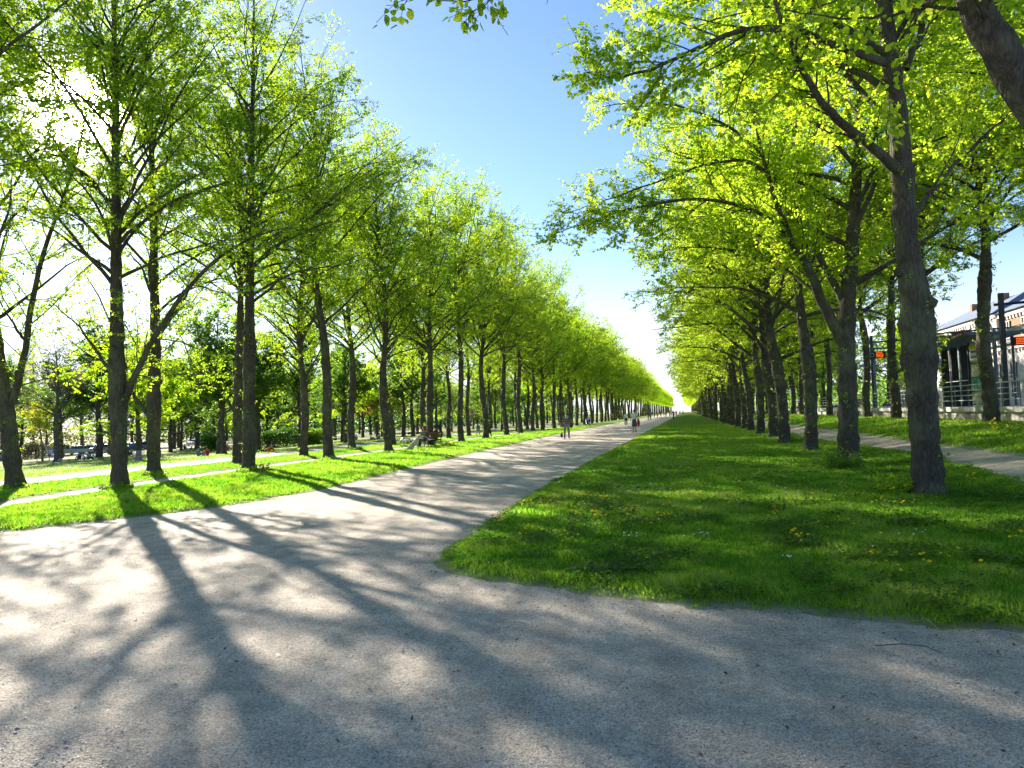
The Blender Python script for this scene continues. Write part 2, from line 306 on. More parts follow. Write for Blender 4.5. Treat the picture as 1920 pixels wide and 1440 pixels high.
def lawn(name, key, us, ts):
    f = REG[key]
    U, Tt = np.meshgrid(us, ts); d = f(U, Tt)
    Z = H(U, Tt) + np.clip(d*.16, -.05, .035) + .012*pn(U, Tt, 5.3, 4)*sstep(d/.4) + .02*pn(U, Tt, 1.1, 9)*sstep(d/1.5) + .001
    V = np.stack([U, Tt, Z], -1).reshape(-1, 3); i = np.arange(U.size).reshape(U.shape)
    Fq = np.stack([i[:-1, :-1], i[:-1, 1:], i[1:, 1:], i[1:, :-1]], -1).reshape(-1, 4)
    keep = (d.reshape(-1)[Fq].max(1) > -.2); Fq = Fq[keep]
    used, inv = np.unique(Fq.ravel(), return_inverse=True)
    bare = np.clip(.75-d/.3+.5*pn(U, Tt, 6, 3), 0, 1).reshape(-1)[used]
    o = link(name, np_mesh(name, V[used], [inv.reshape(-1, 4)], [M['meadow' if key == 'park' else 'turf']], True, attrs={'bare': bare})); tag(o, kind='structure')
lawn('lawn', 'island', np.arange(-4.4, 8, .09), tgrid(3.5, 600, .07, .012))
lawn('lawn', 'verge', np.concatenate([np.arange(-36, -17, .25), np.arange(-17, -8.9, .09)]), tgrid(3, 600, .1, .012))
lawn('lawn', 'strip', np.arange(-21.8, -16, .12), tgrid(-20, 600, .12, .013))
lawn('lawn', 'bank', np.arange(6.9, 13.5, .12), tgrid(-4, 600, .12, .013))
lawn('lawn', 'park', np.concatenate([-np.geomspace(900, 60.3, 60), np.arange(-60, -23, .25)]), np.concatenate([np.arange(-20, 0, 1), tgrid(0, 600, .25, .02), np.geomspace(620, 2500, 15)]))
M['asphalt'] = mat('asphalt', (.25, .235, .22), .9, var=.18, scale=30, bump=.4)
sheet('path', np.arange(-23.85, -20.95, .7), tgrid(-20, 600, 1, .03), lambda u, t: H(u, t)+.006, M['asphalt'])
sheet('road', np.array([-119., -116, -112, -108, -104]), tgrid(-20, 900, 5, .03), lambda u, t: H(u, t)+.09, M['asphalt'])
print('terrain', time.time()-T0)
# ------------------------------------------------------------------ tree generator
def nrm(v): return v/np.maximum(np.linalg.norm(v, axis=-1, keepdims=True), 1e-9)
class Tree:
    def __init__(s, seed): s.r = np.random.default_rng(seed); s.V = []; s.F = []; s.n = 0; s.LP = []; s.LD = []; s.LN = []; s.LS = []
    def tubes(s, pts, rr, sides, wob=0.0):
        n, k, _ = pts.shape
        t = np.empty_like(pts); t[:, 1:-1] = pts[:, 2:]-pts[:, :-2]; t[:, 0] = pts[:, 1]-pts[:, 0]; t[:, -1] = pts[:, -1]-pts[:, -2]; t = nrm(t)
        mt = nrm(t.mean(1)); ref = np.where((np.abs(mt[:, 2:3]) > .8), np.array([[1., 0, 0]]), np.array([[0, 0, 1.]]))[:, None, :]
        a = nrm(np.cross(t, np.broadcast_to(ref, t.shape))); b = np.cross(a, t)
        an = np.arange(sides)*2*np.pi/sides
        R = np.broadcast_to(rr[:, :, None], (n, k, sides)).copy()
        if wob:
            zz = pts[..., 2][:, :, None]; R *= 1+wob*(np.sin(3*an+zz*2.1+1)*.5+np.sin(5*an-zz*3.3)*.35+np.sin(2*an+zz*6.7)*.4+np.sin(7*an+zz*11)*.2)
        P = pts[:, :, None, :] + (a[:, :, None, :]*np.cos(an)[None, None, :, None] + b[:, :, None, :]*np.sin(an)[None, None, :, None])*R[..., None]
        idx = s.n + np.arange(n*k*sides).reshape(n, k, sides)
        q = np.stack([idx[:, :-1, :], np.roll(idx, -1, 2)[:, :-1, :], np.roll(idx, -1, 2)[:, 1:, :], idx[:, 1:, :]], -1).reshape(-1, 4)
        s.V.append(P.reshape(-1, 3)); s.F.append(q); s.n += P.size//3
    def grow(s, P0, D0, L, steps, wander, trop):
        n = len(P0); pts = np.empty((n, steps+1, 3)); pts[:, 0] = P0; d = nrm(D0)
        for i in range(steps):
            tr = trop(i/steps) if callable(trop) else trop
            d = nrm(d + s.r.normal(0, wander, (n, 3)) + np.array([0, 0, 1.])*tr); pts[:, i+1] = pts[:, i]+d*(L/steps)[:, None]
        return pts
    def kids(s, pts, rr, per, s0, s1, ang, flat=.5):
        """choose child roots along parents -> positions, directions, parent param, radius"""
        n, k, _ = pts.shape; per = np.broadcast_to(per, (n,)).astype(int); pi = np.repeat(np.arange(n), per); m = len(pi)
        sp = s0+(s1-s0)*s.r.random(m)
        x = sp*(k-1); i = np.minimum(x.astype(int), k-2); f = (x-i)[:, None]
        pos = pts[pi, i]*(1-f)+pts[pi, i+1]*f; tg = nrm(pts[pi, i+1]-pts[pi, i]); rad_ = rr[pi, i]*(1-f[:, 0])+rr[pi, i+1]*f[:, 0]
        rnd = s.r.normal(0, 1, (m, 3)); rnd[:, 2] *= flat; perp = nrm(rnd-(rnd*tg).sum(1, keepdims=True)*tg)
        a = s.r.uniform(ang[0], ang[1], m)[:, None]
        return pos, nrm(tg*np.cos(a)+perp*np.sin(a)), sp, rad_, pi
    def leaves_on(s, pts, per, size, s0=.1):
        n, k, _ = pts.shape; m = n*per; pi = np.repeat(np.arange(n), per); sp = s0+(1-s0)*s.r.random(m); x = sp*(k-1); i = np.minimum(x.astype(int), k-2); f = (x-i)[:, None]
        pos = pts[pi, i]*(1-f)+pts[pi, i+1]*f; tg = nrm(pts[pi, i+1]-pts[pi, i])
        side = nrm(np.cross(tg, s.r.normal(0, .35, (m, 3))+np.array([0, 0, 1.])))*np.where(s.r.random(m) < .5, 1, -1)[:, None]
        d = nrm(tg*.45+side*.8+s.r.normal(0, .35, (m, 3))+np.array([0, 0, -.45])); nn = s.r.normal(0, .6, (m, 3))+np.array([0, 0, .9])
        sz = size*s.r.uniform(.6, 1.25, m)
        s.LP.append(pos+d*(sz*.35)[:, None]+s.r.normal(0, .012, (m, 3))); s.LD.append(d); s.LN.append(nn); s.LS.append(sz)
    def leaf_arrays(s, keep=1.0, scale=1.0):
        P = np.concatenate(s.LP); D = np.concatenate(s.LD); Nn = np.concatenate(s.LN); S = np.concatenate(s.LS)
        if keep < 1: k = s.r.random(len(P)) < keep; P, D, Nn, S = P[k], D[k], Nn[k], S[k]
        S = S*scale; sd = nrm(np.cross(D, Nn)); up = nrm(np.cross(sd, D)); n = len(P)
        sh = np.array([[0, 0, 0], [.44, .22, .10], [.34, .68, .07], [0, 1, -.04], [-.34, .68, .07], [-.44, .22, .10]])
        V = P[:, None]+(sd[:, None]*sh[None, :, 0:1]+D[:, None]*sh[None, :, 1:2]+up[:, None]*sh[None, :, 2:3])*S[:, None, None]
        i = np.arange(n)[:, None]*6; Fq = np.concatenate([i+np.array([[0, 1, 2, 3]]), i+np.array([[0, 3, 4, 5]])])
        # colour follows clump: young bright sprays against older darker ones
        c = .5+.28*pn(P[:, 0]*1.0, P[:, 1]+P[:, 2], 1.5, 3)+.27*s.r.normal(0, 1, n)
        return V.reshape(-1, 3), Fq, np.repeat(np.clip(c, 0, 1), 6)
    def meshes(s, name, bark, leaf, keep=1.0, scale=1.0):
        print(name, 'leaves', sum(len(x) for x in s.LP))
        tm = np_mesh(name+'_trunk', np.concatenate(s.V), s.F, [bark], True)
        V, Fq, c = s.leaf_arrays(keep, scale)
        return tm, np_mesh(name+'_crown', V, [Fq], [leaf], False, attrs={'rnd': c})
def make_tree(seed, h=18.5, r0=.3, clear=3.6, nprim=36, plen=5.4, shape=.7, elev=(30, 58), arch=-.01, bias=None, guides=(), leader=True, lean=(0, 0), axis=None,
              nsec=9, ntw=6, lper=9, lsize=.075, burl=.12, low=.65, forks=0, trunk_leaves=60, pr=.32, wander=.075, droop=0.0, top=1.0, gsec=1.6, bulge=None):
    T = Tree(seed); r = T.r
    k = 44; z = np.linspace(0, 1, k)**1.05*h
    ax = np.zeros((k, 3)); ax[:, 2] = z
    if axis is not None:
        A = np.array(axis); ax[:, 0] = np.interp(z, A[:, 2], A[:, 0]); ax[:, 1] = np.interp(z, A[:, 2], A[:, 1])
    else:
        ax[:, 0] = lean[0]*z/h + .16*np.sin(z*.55+seed)*np.clip(z/3, 0, 1); ax[:, 1] = lean[1]*z/h+.14*np.sin(z*.7+seed*2)*np.clip(z/3, 0, 1)
    tr = r0*np.clip(1-z/h, 0, 1)**1.0*(.96) + .012
    tr *= 1+.28*np.exp(-z/.2) + burl*np.exp(-((z-clear*.95)/.9)**2) + .12*np.exp(-((z-clear*.45-.3)/.35)**2)*r.random()
    if bulge: tr = tr*(1+bulge[2]*np.exp(-((z-bulge[0])/bulge[1])**2))
    sub = np.linspace(0, 1, 150); zs = np.interp(sub*(k-1), np.arange(k), z)
    AX = np.stack([np.interp(zs, z, ax[:, i]) for i in range(3)], 1)[None]; TR = np.interp(zs, z, tr)
    TR = TR*(1+.05*np.sin(zs*9+seed)+.04*np.sin(zs*17.3)); T.tubes(AX, TR[None], 18, .085)
    for q in range(6):          # root flare
        an = q*1.047+r.uniform(-.35, .35)+seed; o = np.array([math.cos(an), math.sin(an), 0]); ss = np.linspace(0, 1, 6)[:, None]; rr_ = r.uniform(.8, 1.5)
        P = ax[0]+o*(r0*.45+ss*r0*rr_*1.2)+np.array([0, 0, 1.])*(.34*(1-ss)**2.2-.05*ss); T.tubes(P[None], (r0*.34*np.array([1, .95, .8, .62, .42, .2]))[None], 8, .1)
    # burl lumps
    for _ in range(7):
        zb = clear*(.55+.6*r.random()); an = r.uniform(0, 2*np.pi); rb = np.interp(zb, z, tr); c = np.array([np.interp(zb, z, ax[:, 0]), np.interp(zb, z, ax[:, 1]), zb])
        o = np.array([math.cos(an), math.sin(an), .25]); s_ = np.linspace(0, 1, 5)[:, None]
        T.tubes((c+o*rb*.55+o*s_*rb*.85)[None], (rb*.48*np.array([1, 1.05, .95, .7, .08]))[None], 8, .12)
    # primaries
    zp = clear+(h*.965-clear)*np.sort(r.random(nprim)*.3+np.linspace(0, .7, nprim)); sN = (zp-clear)/(h-clear)
    az = np.arange(nprim)*2.399+r.normal(0, .5, nprim)+seed
    el = np.radians(r.uniform(elev[0], elev[1], nprim)+sN*14)
    L = (plen*(1-sN)**shape*(low+(1-low)*np.clip(sN/.22, 0, 1))+.5)*r.uniform(.75, 1.18, nprim)*top
    if bias is not None: L *= 1+bias[1]*np.cos(az-bias[0])
    P0 = np.stack([np.interp(zp, z, ax[:, 0]), np.interp(zp, z, ax[:, 1]), zp], 1); D0 = np.stack([np.cos(az)*np.cos(el), np.sin(az)*np.cos(el), np.sin(el)], 1)
    pts = T.grow(P0, D0, L, 10, wander, lambda q: arch*(.3+2.2*q))
    tr0 = np.interp(zp, z, tr); rp = np.clip(pr*tr0+.012*L/3, .016, tr0*.62); ra = rp[:, None]*(1-np.linspace(0, 1, 11)**.9*.86)[None]
    T.tubes(pts, ra, 7, .05)
    gp_, gr_ = [], []
    xl = np.linspace(.52, 1, 11)*h; lead = np.stack([np.interp(xl, z, ax[:, i]) for i in range(3)], 1); gp_.append(lead); gr_.append(np.full(11, .03))
    for g in guides:
        G = np.array([list(p) for p in g[0]]); q = np.linspace(0, 1, len(G)); x = np.linspace(0, 1, 21)
        # smooth the guide line a little
        Gs = np.stack([np.interp(x, q, G[:, i]) for i in range(3)], 1)
        for _ in range(3): Gs[1:-1] = (Gs[:-2]+2*Gs[1:-1]+Gs[2:])/4
        Gs[1:-1] += r.normal(0, .012, (19, 3)); rg = g[1]+(g[2]-g[1])*x**.8
        T.tubes(Gs[None], rg[None], 12, .07); gp_.append(Gs[::2]); gr_.append(rg[::2])
    allp, allr, cnt = pts, ra, np.full(nprim, nsec)*np.clip(L/plen, .35, 1.4)
    if gp_:
        gl = np.array([np.linalg.norm(np.diff(g, axis=0), axis=1).sum() for g in gp_])
        allp = np.concatenate([pts, np.array(gp_)]); allr = np.concatenate([ra, np.array(gr_)]); cnt = np.concatenate([cnt, nsec*gsec*np.clip(gl/plen, .4, 2)])
    Lall = np.linalg.norm(np.diff(allp, axis=1), axis=2).sum(1)
    pos, d, sp, rd, pi = T.kids(allp, allr, np.maximum(cnt, 2), .16, 1.0, (.5, 1.15), .6)
    L2 = np.clip((.42*Lall[pi]*(1.08-sp)+.35)*r.uniform(.6, 1.25, len(pi)), .35, 2.6)
    p2 = T.grow(pos, d, L2, 6, .12, .03-droop); r2 = np.clip(rd*.45, .005, .022)[:, None]*(1-np.linspace(0, 1, 7)*.75)[None]; T.tubes(p2, r2, 4)
    # twigs on secondaries and on the tips of primaries
    pos, d, sp, rd, pi = T.kids(p2, r2, np.maximum(ntw*L2/1.1, 2), .12, 1.0, (.45, 1.2), .5)
    L3 = r.uniform(.22, .62, len(pi)); p3 = T.grow(pos, d, L3, 3, .16, .0-droop*1.5); r3 = np.full((len(pi), 4), .0035)*np.array([1.2, 1, .8, .5]); T.tubes(p3, r3, 3)
    T.leaves_on(p3, lper, lsize); T.leaves_on(p2, 4, lsize, .5)
    # shoots on the trunk
    if trunk_leaves:
        n = trunk_leaves; zt = r.uniform(.3, h*.6, n); an = r.uniform(0, 2*np.pi, n); rb = np.interp(zt, z, tr)
        P0 = np.stack([np.interp(zt, z, ax[:, 0])+np.cos(an)*rb, np.interp(zt, z, ax[:, 1])+np.sin(an)*rb, zt], 1); D0 = np.stack([np.cos(an), np.sin(an), .6+0*an], 1)
        pt = T.grow(P0, D0, r.uniform(.08, .3, n), 3, .15, .1); T.tubes(pt, np.full((n, 4), .003), 3); T.leaves_on(pt, 8, lsize*.7)
    return T
LS, LSM = [], []
lpar = dict(h=18.2, wander=.105, r0=.225, clear=4.0, plen=6.0, nprim=54, elev=(26, 60), arch=-.012, low=.7, nsec=12, ntw=8, lper=11, lsize=.070, shape=.4, pr=.25)
for i in range(5):
    T = make_tree(11+i*7, **{**lpar, 'lean': ((i % 3-1)*.4, (i % 2)*.4-.2), 'clear': 3.4+.5*i, 'h': 17.4+.45*i, 'plen': 5.5+.28*((i*3) % 5)}); LS.append(T.meshes('linden', M['bark'], M['leafL']))
    if i < 2: LSM.append(T.meshes('linden_far', M['bark'], M['leafL'], .4, 1.75))
print('left trees', time.time()-T0, sum(len(x) for x in T.LP))
rpar = dict(h=17, r0=.275, clear=4.2, plen=7.6, nprim=40, elev=(14, 52), arch=-.035, low=.95, nsec=17, ntw=10, lper=13, lsize=.076, shape=.5, bias=(math.pi, .2), pr=.4, burl=.3, trunk_leaves=90)
RS, RSM = [], []
for i in range(3):
    T = make_tree(101+i*13, **{**rpar, 'lean': (-.5+.4*i, .2)}); RS.append(T.meshes('linden_spreading', M['bark'], M['leafR']))
    if i < 2: RSM.append(T.meshes('linden_spreading_far', M['bark'], M['leafR'], .22, 2.0))
print('right trees', time.time()-T0, sum(len(x) for x in T.LP))
def place_tree(name, ms, loc, rz, s, label, cat, group, kind=None, tilt=(0, 0)):
    t = empty(name, loc, rz); t.rotation_euler.x = tilt[0]; t.rotation_euler.y = tilt[1]; t.scale = (s, s, s) if not hasattr(s, '__len__') else s; tag(t, label, cat, group)
    link('trunk', ms[0], t); link('crown', ms[1], t); return t
ORD = ['first', 'second', 'third', 'fourth', 'fifth', 'sixth', 'seventh', 'eighth', 'ninth', 'tenth', 'eleventh', 'twelfth']
rg = np.random.default_rng(5)
def Lat(L, Z): return (Z+L*math.sin(Y_))/math.cos(Y_)
# left front row
G1 = 'lindens of the row along the left side of the gravel path'
pl = [gp(225, 915), gp(467, 884), gp(617, 861), gp(728, 847)]
ts1 = [p.y for p in pl]; us1 = [p.x for p in pl]
step1 = 6.55
while ts1[-1] < 330: ts1.append(ts1[-1]+step1); us1.append(-15.8)
ts1 = [ts1[0]-13.2, ts1[0]-6.6]+ts1; us1 = [-15.9, -15.9]+us1
for i, (u, t) in enumerate(zip(us1, ts1)):
    k = i-2; far = t > 95
    if k < 0: lab = 'linden just out of the picture on the left whose leafy boughs reach in'
    elif k < 12: lab = f'{ORD[k]} linden counted from the camera, row on the gravel path\'s left edge'
    else: lab = 'slender linden far down the row on the left edge of the gravel path'
    j = [1, 2, 0, 1, 3, 2][i] if i < 6 else int(rg.integers(5))
    place_tree('linden_tree', LSM[j % 2] if far else LS[j], (u+rg.normal(0, .12 if k > 3 else 0), t+rg.normal(0, .25 if k > 3 else 0), float(H(u, t))-.03), rg.uniform(0, 6.28), rg.uniform(.9, 1.07), lab, 'tree', G1, tilt=(rg.normal(0, .018), rg.normal(0, .018)))
G2 = 'lindens of the second row behind the narrow footpath'
pl = [gp(30, 917), gp(289, 890), gp(446, 871), gp(570, 857), gp(660, 845)]
ts2 = [p.y for p in pl]; us2 = [p.x for p in pl]
while ts2[-1] < 240: ts2.append(ts2[-1]+6.3); us2.append(-19.3)
ts2 = [ts2[0]-6.2]+ts2; us2 = [-19.3]+us2
for i, (u, t) in enumerate(zip(us2, ts2)):
    k = i-1; far = t > 80
    if k < 0: lab = 'second-row linden standing just out of the picture on the left'
    elif k < 10: lab = f'{ORD[k]} linden counted from the camera in the second row beyond the footpath'
    else: lab = 'slim linden far along the second row, half hidden by the front row'
    j = int(rg.integers(5)) if i else 2
    place_tree('linden_tree', LSM[j % 2] if far else LS[j], (u+rg.normal(0, .1 if k > 4 else 0), t+rg.normal(0, .25 if k > 4 else 0), float(H(u, t))-.03), rg.uniform(0, 6.28), rg.uniform(.82, .97), lab, 'tree', G2, tilt=(rg.normal(0, .022), rg.normal(0, .022)))
def custom(tree, seed, axpx, guides, label_like=None, **kw):
    """replace the meshes of a placed tree by one whose trunk and main limbs follow the photo at the tree's distance"""
    t = tree; b = Vector(t.location); Z = (b-Vector((0, 0, CH))).dot(fwd); t.rotation_euler = (0, 0, 0); t.scale = (1, 1, 1)
    ax = [wp(x, y, Z)-b for x, y in axpx]; off = ax[0].copy(); ax = [a-off for a in ax]
    gl = [([wp(x, y, Z+dz)-b-off for x, y, dz in g[0]], g[1], g[2]) for g in guides]
    T = make_tree(seed, **{**lpar, 'axis': [list(p) for p in ax], 'guides': gl, **kw}); ms = T.meshes('linden_single', M['bark'], M['leafL'])
    for c in t.children: c.data = ms[0] if c.name.startswith('trunk') else ms[1]
def by(lab): return [o for o in COL.objects if o.get('label', '').startswith(lab)][0]
custom(by('first linden counted from the camera, row on'), 501, [(226, 915), (224, 820), (222, 740), (220, 640), (219, 480), (218, 300), (216, 100), (212, -100)],
       [([(232, 750, 0), (250, 715, 0), (275, 655, -.3), (320, 580, -.6), (370, 515, -.9), (430, 465, -1.1), (500, 430, -1.3), (560, 425, -1.4)], .125, .012), ([(214, 700, 0), (190, 670, .3), (150, 610, .8), (90, 560, 1)], .07, .012), ([(222, 440, 0), (270, 390, -.5), (330, 350, -.8), (400, 310, -1)], .07, .012), ([(218, 400, 0), (170, 330, 0), (110, 290, -.5), (40, 270, -1)], .07, .012), ([(218, 180, 0), (280, 100, -.3), (330, 20, -.5)], .05, .01)], r0=.23, clear=4.6, nprim=46, bulge=(3.0, .7, .3))
custom(by('first linden counted from the camera in the second'), 502, [(36, 917), (22, 800), (12, 740), (0, 670), (-14, 560), (-25, 380), (-30, 150), (-30, 0)],
       [([(16, 770, 0), (36, 740, 0), (50, 670, 0), (66, 560, 0), (92, 450, 0), (122, 380, 0), (150, 300, 0), (170, 200, 0)], .14, .02), ([(55, 640, 0), (20, 590, .5), (-20, 520, 1)], .05, .012)], r0=.25, clear=4.2, nprim=34, bulge=(3.2, .8, .15))
custom(by('second linden counted from the camera in the second'), 503, [(289, 891), (288, 800), (290, 700), (291, 600), (288, 450), (284, 250), (280, 60)],
       [([(286, 790, 0), (270, 765, 0), (248, 738, 0), (232, 700, 0), (222, 640, 0), (190, 560, 0), (150, 500, 0)], .1, .015), ([(292, 640, 0), (325, 590, 0), (370, 520, 0), (420, 470, 0)], .08, .012)], r0=.235, clear=4.4, nprim=38, bulge=(2.6, .7, .2))
custom(by('second linden counted from the camera, row on'), 504, [(467, 884), (467, 760), (468, 620), (469, 480), (472, 300), (474, 120), (476, -60)],
       [([(474, 500, 0), (500, 470, -.3), (540, 445, -.5), (600, 420, -.8), (650, 410, -1)], .08, .012), ([(462, 470, 0), (430, 500, 0), (380, 540, .4), (330, 600, .8)], .05, .01), ([(474, 380, 0), (430, 290, 0), (370, 230, 0), (320, 180, 0)], .07, .012)], r0=.24, clear=5.0, nprim=48, bulge=(4.2, .6, .2))
custom(by('third linden counted from the camera in the second'), 505, [(447, 871), (446, 760), (450, 660), (452, 560), (452, 420), (450, 250)],
       [([(444, 775, 0), (425, 745, 0), (400, 715, 0), (365, 690, 0), (345, 640, 0), (330, 600, 0)], .08, .012)], r0=.22, clear=4.6, nprim=38, h=16)
# right rows
G3 = 'spreading lindens of the row on the lawn right of the gravel path'
base = gp(1740, 931)
def loc(pts, b): return [Vector(p)-b for p in pts]
# tree 1 (thick, leaning left), limbs read off the photo at the trunk's own distance
Z1 = (base-Vector((0, 0, CH))).dot(fwd)
ax1 = [wp(x, y, Z1)-base for x, y in ((1740, 931), (1733, 800), (1722, 640), (1712, 540), (1700, 450), (1692, 330), (1683, 200), (1668, 90), (1650, -60), (1640, -300))]
ax1[0].z = 0
gl1 = [([wp(1693, 330, Z1), wp(1650, 290, Z1-.3), wp(1590, 240, Z1-.6), wp(1540, 195, Z1-.9), wp(1500, 130, Z1-1.1), wp(1470, 60, Z1-1.2), wp(1440, -60, Z1-1.2)], .12, .03),
       ([wp(1668, 120, Z1), wp(1560, 85, Z1-.8), wp(1480, 48, Z1-1.2), wp(1400, 52, Z1-1.4), wp(1320, 82, Z1-1.5), wp(1240, 125, Z1-1.4), wp(1160, 150, Z1-1.2), wp(1100, 135, Z1-1)], .085, .012),
       ([wp(1698, 130, Z1), wp(1722, 70, Z1), wp(1740, 10, Z1), wp(1750, -120, Z1+.5)], .08, .03),
       ([wp(1700, 420, Z1), wp(1770, 330, Z1+1), wp(1850, 250, Z1+1.5), wp(1930, 180, Z1+2)], .07, .012),
       ([wp(1690, 260, Z1), wp(1600, 150, Z1+1.5), wp(1500, 60, Z1+2.5), wp(1400, -20, Z1+3)], .08, .015)]
T1 = make_tree(311, h=17.5, r0=.28, clear=6.2, axis=[list(p) for p in ax1], nprim=34, plen=6.6, elev=(15, 50), arch=-.025, nsec=19, ntw=11, lper=13, lsize=.076, shape=.45, bias=(math.pi, .25), guides=[(loc(g[0], base), g[1], g[2]) for g in gl1], burl=.1, bulge=(3.1, 1.0, .36), pr=.3, trunk_leaves=90)
m1 = T1.meshes('linden_leaning', M['bark'], M['leafR'])
place_tree('linden_tree', m1, base, 0, 1, 'thick left-leaning linden with rough burled trunk nearest on the right lawn', 'tree', G3)
b2 = gp(1589, 872); Z2 = (b2-Vector((0, 0, CH))).dot(fwd)
ax2 = [wp(x, y, Z2)-b2 for x, y in ((1590, 872), (1590, 760), (1586, 640), (1590, 560), (1598, 450), (1606, 330), (1610, 220), (1615, 60), (1620, -100))]; ax2[0].z = 0
gl2 = [([wp(1578, 640, Z2), wp(1545, 570, Z2-.2), wp(1520, 510, Z2-.4), wp(1480, 450, Z2-.6), wp(1450, 370, Z2-.8), wp(1430, 290, Z2-.8), wp(1405, 190, Z2-.8)], .19, .03),
       ([wp(1585, 570, Z2), wp(1545, 500, Z2+.4), wp(1500, 420, Z2+.6), wp(1470, 330, Z2+.7), wp(1420, 230, Z2+.8), wp(1390, 130, Z2+.8)], .13, .025),
       ([wp(1476, 440, Z2-.6), wp(1430, 400, Z2-1), wp(1370, 378, Z2-1.4), wp(1290, 372, Z2-1.8), wp(1190, 388, Z2-2), wp(1090, 420, Z2-2.2), wp(1035, 440, Z2-2.3)], .085, .01),
       ([wp(1440, 325, Z2-.8), wp(1400, 297, Z2-1), wp(1330, 305, Z2-1.2), wp(1250, 335, Z2-1.4), wp(1150, 370, Z2-1.6), wp(1060, 400, Z2-1.7)], .06, .01),
       ([wp(1430, 290, Z2-.8), wp(1360, 230, Z2), wp(1280, 200, Z2), wp(1200, 190, Z2), wp(1130, 200, Z2)], .06, .012),
       ([wp(1545, 560, Z2), wp(1470, 500, Z2+1.5), wp(1390, 470, Z2+2.5), wp(1290, 460, Z2+3), wp(1200, 480, Z2+3.4)], .06, .012)]
T2 = make_tree(327, h=17, r0=.31, clear=5.2, axis=[list(p) for p in ax2], nprim=32, plen=6.8, elev=(20, 58), arch=-.025, nsec=19, ntw=11, lper=13, lsize=.076, shape=.45, guides=[(loc(g[0], b2), g[1], g[2]) for g in gl2], burl=.05, pr=.35, trunk_leaves=80)
m2 = T2.meshes('linden_forked', M['bark'], M['leafR'])
place_tree('linden_tree', m2, b2, 0, 1, 'forked linden with long boughs arching left towards the gravel path', 'tree', G3)
# tree outside the right edge whose limb crosses the top right corner
b0 = Vector((5.2, 8.3, float(H(5.2, 8.3)))); Z0 = 7.6
gl0 = [([b0+Vector((-.05, .1, 2.0)), wp(1990, 280, 7.3), wp(1905, 150, 7.2), wp(1850, 55, 7.2), wp(1818, -20, 7.2), wp(1780, -160, 7.2), wp(1720, -340, 7.4)], .22, .1),
       ([wp(1790, -150, 7.2), wp(1700, -300, 6.6), wp(1500, -370, 6.4), wp(1300, -370, 6.3), wp(1100, -300, 6.2), wp(960, -220, 6.2), wp(880, -150, 6.2)], .07, .008),
       ([wp(1770, -120, 7.2), wp(1720, -60, 6.8), wp(1640, -20, 6.4), wp(1540, 10, 6.2)], .03, .006),
       ([wp(1800, -40, 7.2), wp(1760, 0, 7.6), wp(1700, 20, 8), wp(1600, 40, 8.4), wp(1480, 20, 8.6)], .03, .006)]
T0_ = make_tree(333, h=15, r0=.36, clear=6.8, nprim=15, plen=6, elev=(20, 55), arch=-.02, nsec=16, ntw=9, lper=10, lsize=.08, shape=.5, guides=[(loc(g[0], b0), g[1], g[2]) for g in gl0], pr=.3, gsec=.55, droop=.0)
# hanging spray over the top centre
def spray(T, pts, r0, r1, ntw, lper, size):
    G = np.array([list(p-b0) for p in pts]); x = np.linspace(0, 1, 9); q = np.linspace(0, 1, len(G)); Gs = np.stack([np.interp(x, q, G[:, i]) for i in range(3)], 1)[None]
    rr = (r0+(r1-r0)*x)[None]; T.tubes(Gs, rr, 5)
    if ntw:
        pos, d, sp, rd, pi = T.kids(Gs, rr, ntw, .3, 1, (.5, 1.2), .5); p3 = T.grow(pos, d, T.r.uniform(.12, .3, len(pi)), 3, .15, -.05); T.tubes(p3, np.full((len(pi), 4), .0025), 3); T.leaves_on(p3, lper, size)
spray(T0_, [wp(970, -246, 6.2), wp(960, -116, 6.1), wp(940, -46, 6.1), wp(905, -6, 6), wp(860, 6, 6), wp(800, -4, 6), wp(755, -1, 6)], .009, .003, 10, 5, .066)
spray(T0_, [wp(940, -46, 6.1), wp(925, -6, 6), wp(905, 14, 6), wp(868, 28, 6)], .006, .0025, 9, 5, .066)
spray(T0_, [wp(910, -186, 6.2), wp(850, -106, 6.1), wp(800, -66, 6.1), wp(770, -26, 6)], .008, .003, 5, 5, .066)
spray(T0_, [wp(1100, -316, 6.2), wp(1050, -176, 6.1), wp(1020, -76, 6.1), wp(985, -26, 6.1), wp(992, -4, 6.1)], .007, .0025, 0, 0, .08)
spray(T0_, [wp(1100, -316, 6.2), wp(1090, -176, 6.1), wp(1070, -76, 6.1), wp(1030, -11, 6.1), wp(1025, 8, 6.1)], .006, .002, 0, 0, .08)
m0 = T0_.meshes('linden_overhead', M['bark'], M['leafR'])
place_tree('linden_tree', m0, b0, 0, 1, 'linden outside the right edge, its thick bough crossing the top right corner', 'tree', G3)
print('custom trees', time.time()-T0)
xs = [1514, 1467, 1437]
ts3 = [b2.y+7.3]
while ts3[-1] < 320: ts3.append(ts3[-1]+7.3)
for i, t in enumerate(ts3):
    u = 4.75+rg.normal(0, .12)
    lab = f'{ORD[i+2]} linden counted from the camera in the lawn-side row on the right' if i < 9 else 'dark-trunked linden far down the lawn-side row on the right'
    j = [0, 2, 1][i] if i < 3 else int(rg.integers(3)); rz = rg.normal(0, .5)
    place_tree('linden_tree', RSM[j % 2] if t > 90 else RS[j], (u, t, float(H(u, t))-.03), rz, rg.uniform(.92, 1.04), lab, 'tree', G3, tilt=(rg.normal(0, .02), rg.normal(-.012, .02)))
RO = [make_tree(141+i*9, **{**rpar, 'clear': 6.2+i*.4, 'plen': 5.8, 'low': .7, 'elev': (24, 58), 'r0': .3, 'bias': None}).meshes('linden_outer', M['bark'], M['leafR']) for i in range(2)]
G4 = 'lindens of the outer row beside the tram platform'
